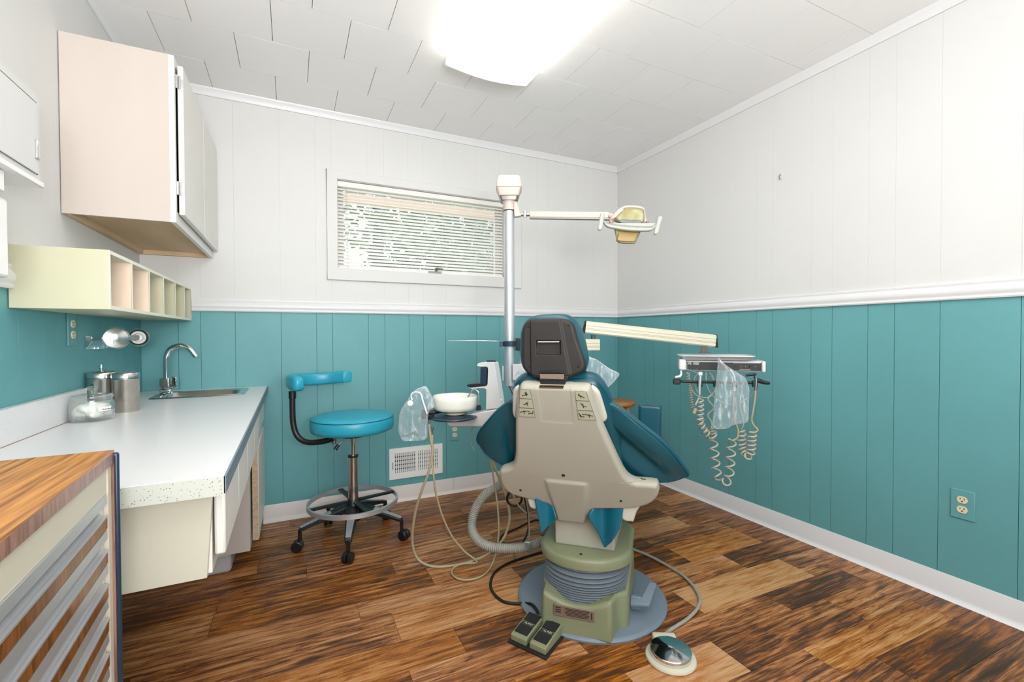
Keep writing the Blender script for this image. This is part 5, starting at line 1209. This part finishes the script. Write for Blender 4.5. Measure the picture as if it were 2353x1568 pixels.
hs_(lps, 'tube', catmull([g2_(235, 380, -.01), g2_(245, 500, -.01), g2_(290, 590, -.01), g2_(380, 628, 0), g2_(450, 612, 0), g2_(492, 560, 0)], 8), .0024, 'hose_white')
hs_(lps, 'tube', catmull([g2_(402, 375, -.01), g2_(405, 480, -.01), g2_(440, 570, -.01), g2_(520, 650, -.02), g2_(680, 700, -.02), g2_(820, 630, -.02), g2_(885, 560, 0)], 8), .0022, 'hose_white')
hs_(lps, 'tube', catmull([g2_(430, 375, -.02), g2_(470, 420, -.02), g2_(490, 500, -.02)], 6), .0032, 'hose_beige')
hs_(lps, 'tube', catmull([g2_(320, 390, -.02), g2_(285, 440, -.02), g2_(300, 540, -.02), g2_(340, 600, -.01)], 6), .0034, 'hose_grey')
hs_(lps, 'coiled_tube', helix([g2_(350, 830, .0), g2_(360, 900, .0), g2_(385, 970, .0), g2_(430, 1030, .0), g2_(475, 1000, .01), g2_(465, 920, .01)], .0125, 7, 16), .004, 'hose_grey')
# clear plastic sheath over the handpieces
FP_ = fo(FC, .085)
sh_px = [D1(*q) for q in [(525,225),(545,245),(600,300),(690,360),(770,410),(805,450),(835,535),(832,640),(828,760),(820,865),(740,890),(660,905),(628,932),(560,940),(505,942),(468,905),(478,780),(485,660),(495,540),(508,420),(518,300)]]
tag(pil('plastic_sheath', FP_, sh_px, .045, .022, 'plastic_film', None, nr=60, nc=40, wr=.0022, seed=11, smoothn=3), 'clear plastic sleeve draped over the handpieces on the control head', 'plastic bag')

# cuspidor unit on the left of the chair
cu_ = thing('cuspidor', 'white cuspidor unit with a round spit bowl left of the dental chair', 'cuspidor', at(1045, 960, 2.08))
G9 = crop(900, 700, 2.376); G8 = crop(900, 860, 7.838); G4 = crop(1060, 810, 10.456)
FQ = frame(at(1110, 900, 2.06), unit(CR*A(1, 1, 0)-FHn*.35), UP); FQ = FQ if FQ[3]@(CP-FQ[0]) > 0 else (FQ[0], -FQ[1], FQ[2], -FQ[3])
P = [onP(*G4(*q), FQ[0], FQ[3]) for q in [(590,1375),(600,905),(570,872),(480,862),(250,885),(165,845),(215,848),(575,815),(608,800),(628,760),(640,400),(620,350),(460,345),(378,335),(385,285),(420,255),(520,238),(760,238),(790,262),(830,500),(880,860),(925,1130),(945,1345)]]
bm = B(); prism(bm, P[::-1], -FQ[3]*.055); tw = obj('cup_filler_tower', bm, 'cover_white', cu_, bevel=.003, seg=3)
bm = B(); P = [onP(*G4(*q), FQ[0], FQ[3]) for q in [(460,360),(600,365),(590,790),(560,800),(450,760)]]; prism(bm, P[::-1], -FQ[3]*.045); obj('splash_plate', bm, 'navy_vinyl', tw, bevel=.001)
bm = B(); P = [onP(*G4(*q), (FQ[0]+FQ[3]*.004), FQ[3]) for q in [(120,790),(200,765),(560,745),(590,800),(220,850),(150,825)]]; prism(bm, P[::-1], -FQ[3]*.062); obj('cup_rest', bm, 'black_plastic', tw, bevel=.002)
bm = B(); P = [onP(*G4(*q), (FQ[0]-FQ[3]*.015), FQ[3]) for q in [(600,240),(605,192),(760,190),(795,215),(800,260)]]; prism(bm, P[::-1], -FQ[3]*.025); obj('top_switch', bm, 'navy_vinyl', tw, bevel=.002)
bm = B(); cyl(bm, onP(*G4(905, 1155), FQ[0]-FQ[3]*.01, FQ[3]), onP(*G4(990, 1155), FQ[0]-FQ[3]*.01, FQ[3]), .0045, 12); obj('push_button', bm, 'cover_white', tw, smooth=True)
# body box
FQb = fo(FQ, .010)
P = [onP(*G9(*q), FQb[0], FQb[3]) for q in [(300,622),(304,606),(420,600),(470,590),(600,568),(760,560),(760,685),(600,671),(500,669),(440,668),(315,668),(302,656)]]
bm = B(); prism(bm, P[::-1], -FQ[3]*.085); obj('unit_body', bm, 'cover_white', cu_, bevel=.006, seg=3)
# bowl
bc = at(1045.5, 945, 2.09); rb = .1035
zb0 = at(1045.5, 943, 2.09)[2]; zb1 = at(1045.5, 909, 2.09)[2]; hb_ = zb1-zb0
bm = B(); lathe(bm, [(0, -.010), (.040, -.010), (.044, 0), (rb*.80, .002), (rb*.93, .008), (rb*.985, .022), (rb, hb_-.016), (rb*.99, hb_-.005), (rb*.955, hb_), (rb*.90, hb_-.006), (rb*.86, hb_-.03), (rb*.6, hb_-.048), (.02, hb_-.055), (0, hb_-.055)], (bc[0], bc[1], zb0), n=56); obj('spit_bowl', bm, 'bowl_white', cu_, smooth='all')
bm = B(); lathe(bm, [(0, -.012), (.046, -.012), (.046, -.006), (0, -.005)], (bc[0], bc[1], zb0-.004), n=28); obj('bowl_base', bm, 'cream', cu_, smooth=True)
ho_c = at(1041, 953, 2.06); bm = B(); lathe(bm, [(0, -.004), (.104, -.005), (.110, 0), (.104, .005), (.08, .006), (0, .006)], (ho_c[0], ho_c[1], zb0-.025), n=56); obj('holder_ring', bm, 'navy_vinyl', cu_, smooth='all')
bm = B(); tube(bm, catmull([onP(*G8(*q), FQ[0]+FQ[3]*.01, FQ[3]) for q in [(1375,410),(1410,360),(1440,300),(1490,278),(1540,295),(1570,350),(1572,450),(1570,560)]], 6), .0028, 8); obj('bowl_rinse_tube', bm, 'chrome', cu_, smooth=True)
bm = B(); c = onP(*G8(1568, 610), FQ[0]+FQ[3]*.01, FQ[3]); cyl(bm, c-UP*.010, c+UP*.012, .012, 16, .009); obj('tube_nut', bm, 'black_rough', cu_, smooth=True)
bm = B(); tube(bm, catmull([onP(*G8(*q), FQ[0]-FQ[3]*.03, FQ[3]) for q in [(1485,935),(1430,1040),(1410,1150),(1430,1270),(1490,1385)]], 6), .0022, 8); obj('drain_tube', bm, 'hose_beige', cu_, smooth=True)
bm = B(); tube(bm, [onP(*G9(640, 640), FQ[0]-FQ[3]*.06, FQ[3]), PP+RH*.06+UP*.55], .022, 12); obj('support_link', bm, 'shell_light', cu_, smooth=True)
# assistant's instrument holder with clips, saliva ejector and suction
ah = thing('suction_holder', 'black arm with suction valves and two beige hoses at the left of the spit bowl', 'instrument holder', at(985, 960, 2.06))
F8 = lambda x, y, d=2.04: at(*G8(x, y), d)
bm = B(); tube(bm, catmull([F8(1000, 650, 2.07), F8(860, 665, 2.05), F8(740, 690, 2.03), F8(600, 700, 2.03)], 5), .010, 10); obj('holder_arm', bm, 'soft_black', ah, smooth=True)
bm = B(); obox(bm, F8(705, 750), RH, FHn, UP, .024, .03, .034); obox(bm, F8(590, 720), RH, FHn, UP, .022, .03, .04); obj('clip', bm, 'soft_black', ah, bevel=.003)
bm = B(); tube(bm, [F8(670, 800), F8(700, 930), F8(725, 1050), F8(735, 1150)], .0065, 12); cyl(bm, F8(745, 950, 2.03), F8(715, 1020, 2.03), .006, 10); obj('suction_valve', bm, 'chrome', ah, smooth=True)
def atf(u, v, d):
    p = at(u, v, d); return p if p[2] > .008 else onZ(u, v, .008)
h1 = [(986,975),(990,1010),(994,1040),(985,1085),(970,1125),(955,1175),(948,1225),(950,1262),(965,1290),(1000,1303),(1055,1298),(1100,1284),(1135,1264),(1160,1232),(1171,1190),(1163,1140),(1145,1095),(1132,1060),(1126,1035)]
hs_(ah, 'suction_hose', catmull([atf(u, v, 2.03+.10*min(1, max(0, (v-1100)/150.)) if i < 9 else 2.14+.0*i) for i, (u, v) in enumerate(h1)], 6), .0062, 'hose_beige')
h2 = [(994,1000),(993,1060),(997,1100),(1003,1140),(1018,1190),(1040,1235),(1068,1268),(1096,1292)]
h3 = [(1096,1290),(1062,1296),(1042,1306),(1039,1320),(1054,1331),(1080,1333),(1108,1324),(1127,1304),(1140,1268),(1146,1220),(1143,1160),(1134,1100),(1126,1045)]
hs_(ah, 'saliva_hose', catmull([atf(u, v, 2.03+.09*min(1, max(0, (v-1100)/150.))) for u, v in h2]+[atf(u, v, 2.12 if i < 7 else 2.14) for i, (u, v) in enumerate(h3[1:])], 6), .0044, 'hose_beige')
bg_px = [G8(*q) for q in [(590,220),(640,250),(690,340),(735,430),(752,530),(765,600),(700,650),(660,740),(650,850),(640,960),(640,1140),(560,1192),(500,1165),(440,1090),(390,1060),(320,1100),(220,1130),(205,1195),(150,1095),(125,1020),(130,880),(145,720),(180,620),(260,500),(330,400),(380,330),(450,270)]]
FBg = (lambda f: f if f[3]@(CP-f[0]) > 0 else (f[0], -f[1], f[2], -f[3]))(frame(at(955, 950, 1.99), RH, UP))
tag(pil('plastic_bag', FBg, bg_px, .050, .022, 'plastic_film', None, nr=80, nc=64, wr=.0050, seed=5, smoothn=3), 'crumpled clear plastic bag over the suction holder left of the spit bowl', 'plastic bag')
bt = at(*G8(335, 525), 1.965); sx3 = thing('saliva_ejector', 'white curved ejector tip with round button inside the left plastic bag', 'ejector', bt)
bm = B(); lathe(bm, [(0, 0), (.010, 0), (.0125, .002), (.011, .004), (.007, .003), (0, .004)], bt, unit(CP-bt), 24); obj('button', bm, 'enamel', sx3, smooth=True)
bm = B(); tube(bm, catmull([at(*G8(*q), 1.98) for q in [(370,470),(350,400),(370,350),(430,325),(500,335),(535,380),(560,480),(600,600),(640,720)]], 6), .0036, 10); obj('tube', bm, 'enamel', sx3, smooth=True)
# plastic cover over the front of the headrest
cv_px = [HC(*q) for q in [(1560,880),(1680,905),(1800,950),(1950,1060),(2100,1150),(2222,1212),(2150,1320),(2015,1460),(1900,1430),(1700,1400),(1500,1350),(1450,1100)]]
FVc = fo(FH, -.17)
tag(pil('headrest_cover', FVc, cv_px, .04, .018, 'plastic_film', None, nr=40, nc=34, wr=.002, seed=2, smoothn=2), 'clear plastic cover sticking out right of the headrest', 'plastic bag')
cl_px = [HC(*q) for q in [(395,1090),(340,1150),(285,1230),(255,1290),(270,1330),(400,1290),(520,1230),(470,1140)]]
tag(pil('plastic_wrap', fo(FH, -.14), cl_px, .02, .009, 'plastic_film', None, nr=20, nc=16, wr=.001, seed=6, smoothn=3), 'scrap of clear plastic wrap left of the headrest base', 'plastic bag')

# ------------------------------------------------------------------ hoses and pedals on the floor
bp_ = [(1185,1085,2.15), (1150,1115,2.17), (1115,1138,2.20), (1092,1172,2.22), (1084,1210,2.20), (1096,1240,2.13), (1125,1257,2.08), (1165,1261,2.05), (1205,1258,2.04), (1240,1248,2.04), (1262,1240,2.06)]
P = catmull([at(*q) for q in bp_], 14)
for p in P: p[2] = max(p[2], .0235)
Lq = [0]
for a, c in zip(P, P[1:]): Lq.append(Lq[-1]+np.linalg.norm(c-a))
N_ = int(Lq[-1]/.0024); Pn = [A(*[np.interp(Lq[-1]*i/N_, Lq, [p[k] for p in P]) for k in range(3)]) for i in range(N_+1)]
bm = B(); tube(bm, Pn, lambda i: .0222 if i % 4 < 2 else .0178, 18); tag(obj('suction_hose', bm, 'hose_grey', smooth='all'), 'thick ribbed grey suction hose curling on the floor left of the chair pedestal', 'hose')
cr_h = thing('power_cords', 'black power cords tangled on the floor between ribbed hose and pedestal', 'cord', onZ(1190, 1262, 0))
def fl_(pts, lift=.005): return catmull([onZ(u, v, lift) for u, v in pts], 8)
hs_(cr_h, 'cord', fl_([(1268,1215), (1238,1196), (1218,1200), (1180,1218), (1158,1228), (1150,1240), (1160,1250)]), .0050, 'soft_black')
hs_(cr_h, 'cord', catmull([at(1205, 1140, 2.1), at(1212, 1180, 2.1), at(1214, 1215, 2.1), at(1200, 1250, 2.1), onZ(1180, 1272, .006)], 8), .0045, 'soft_black')
ring_p = [at(1182+17*math.sin(a), 1146-17*math.cos(a), 2.12) for a in np.linspace(0, 2*math.pi, 26)]; hs_(cr_h, 'coiled_cord', ring_p, .0055, 'soft_black')
gc = thing('grey_tubes', 'thin grey tubes hanging under the back shell with a clear plastic connector', 'tube', at(1230, 1200, 2.1))
hs_(gc, 'tube', catmull([at(1176, 1128, 2.1), at(1190, 1160, 2.1), at(1215, 1182, 2.1), at(1260, 1198, 2.1)], 8), .0040, 'hose_grey')
hs_(gc, 'tube', catmull([at(1205, 1130, 2.08), at(1213, 1170, 2.08), at(1216, 1210, 2.08), at(1216, 1245, 2.08)], 8), .0036, 'hose_grey')
bm = B(); obox(bm, at(1214, 1256, 2.02), RH, FHn, UP, .034, .02, .046); obj('connector', bm, 'acrylic', gc, bevel=.004)
# twin foot pedals
pd = thing('foot_pedals', 'pair of olive foot pedals with black grit treads left of the pedestal', 'foot pedal', onZ(1230, 1470, 0))
q0, q1, q2 = A(.676, 1.437, 0), A(.752, 1.303, 0), A(.862, 1.370, 0); e1_ = unit(q1-q0); e2_ = unit(q2-q1); Lw, Ld = np.linalg.norm(q1-q0), np.linalg.norm(q2-q1)
bm = B(); obox(bm, q0+e1_*Lw/2+e2_*(Ld/2)+UP*.004, e1_, e2_, UP, Lw+.004, Ld+.004, .008); obj('base_plate', bm, 'black_rough', pd, bevel=.002)
for k in range(2):
    c0_ = q0+e1_*(.006+k*.078)+e2_*.008; wd_ = .064; ld_ = .128
    P = [c0_+UP*.009, c0_+UP*.028, c0_+e2_*(ld_*.06)+UP*.032, c0_+e2_*ld_*.98+UP*.046, c0_+e2_*ld_+UP*.043, c0_+e2_*ld_+UP*.009]
    bm = B(); prism(bm, P, e1_*wd_); bd_ = obj('pedal_body', bm, 'olive', pd, bevel=.005, seg=3)
    sl = unit(e2_*ld_*.9+UP*.014); nn_ = np.cross(e1_, sl); nn_ = nn_ if nn_[2] > 0 else -nn_
    for a_, c_ in ((.12, .46), (.60, .94)):
        cc2 = c0_+e1_*wd_/2+e2_*ld_*(a_+c_)/2+UP*(.032+.014*((a_+c_)/2-.08)/.9+.001); bm = B(); obox(bm, cc2, e1_, sl, nn_, wd_*.82, ld_*(c_-a_), .005); obj('tread', bm, 'black_rough', bd_, bevel=.001)
    cc2 = c0_+e1_*wd_/2+e2_*ld_*.53+UP*.0400; bm = B(); obox(bm, cc2, e1_, sl, nn_, wd_*.8, ld_*.09, .001); lb2 = obj('symbol_strip', bm, 'outlet_hole', bd_)
    bm = B(); 
    for x, y, a_ in ((-.012, .001, .3), (-.006, -.002, -.2), (.004, .001, .5), (.010, -.001, -.4), (.016, .001, .2)): obox(bm, cc2+e1_*x+sl*y+nn_*.0008, e1_*math.cos(a_)+sl*math.sin(a_), sl*math.cos(a_)-e1_*math.sin(a_), nn_, .007, .0018, .0004)
    obj('symbol', bm, 'enamel', lb2)
cd = [onZ(1262, 1266, .008), onZ(1235, 1272, .007), onZ(1200, 1283, .006), onZ(1165, 1296, .006), onZ(1138, 1315, .006), onZ(1127, 1340, .006), onZ(1133, 1362, .006), onZ(1155, 1382, .006), onZ(1185, 1388, .006), onZ(1205, 1387, .012), onZ(1222, 1390, .026), onZ(1233, 1402, .03), onZ(1237, 1418, .03)]
bm = B(); tube(bm, catmull(cd, 8), .0058, 10); obj('cable', bm, 'soft_black', pd, smooth='all')
# chrome disc foot control
fc0 = onZ(1541, 1514, .0); ft = thing('foot_control', 'round chrome disc foot control on a cream base in the right foreground', 'foot control', fc0)
bm = B(); lathe(bm, [(0, 0), (.079, 0), (.082, .004), (.080, .010), (.070, .013), (0, .014)], fc0, n=56); obj('base_ring', bm, 'cover_cream', ft, smooth=True, angle=50)
ctop = fc0+UP*.012; bm = B(); lathe(bm, [(.066, .0), (.067, .004), (.067, .019), (.0655, .0210), (.010, .0300), (0, .0305)], ctop, n=64); obj('chrome_disc', bm, 'chrome', ft, smooth=True, angle=35)
hv = unit(onZ(1522, 1466, 0)-fc0); sv2 = np.cross(UP, hv); bm = B(); obox(bm, fc0+hv*.084+UP*.014, sv2, hv, UP, .080, .026, .026); obj('hose_socket', bm, 'cover_cream', ft, bevel=.006, seg=3)
hp3 = [(1425,1252),(1453,1262),(1490,1277),(1530,1298),(1568,1322),(1595,1350),(1608,1378),(1600,1402),(1578,1424),(1550,1442),(1532,1455),(1523,1468)]
bm = B(); tube(bm, catmull([onZ(u, v, .009) for u, v in hp3[:-1]]+[fc0+hv*.088+UP*.012], 8), .0064, 10); obj('supply_hose', bm, 'hose_grey', ft, smooth='all')
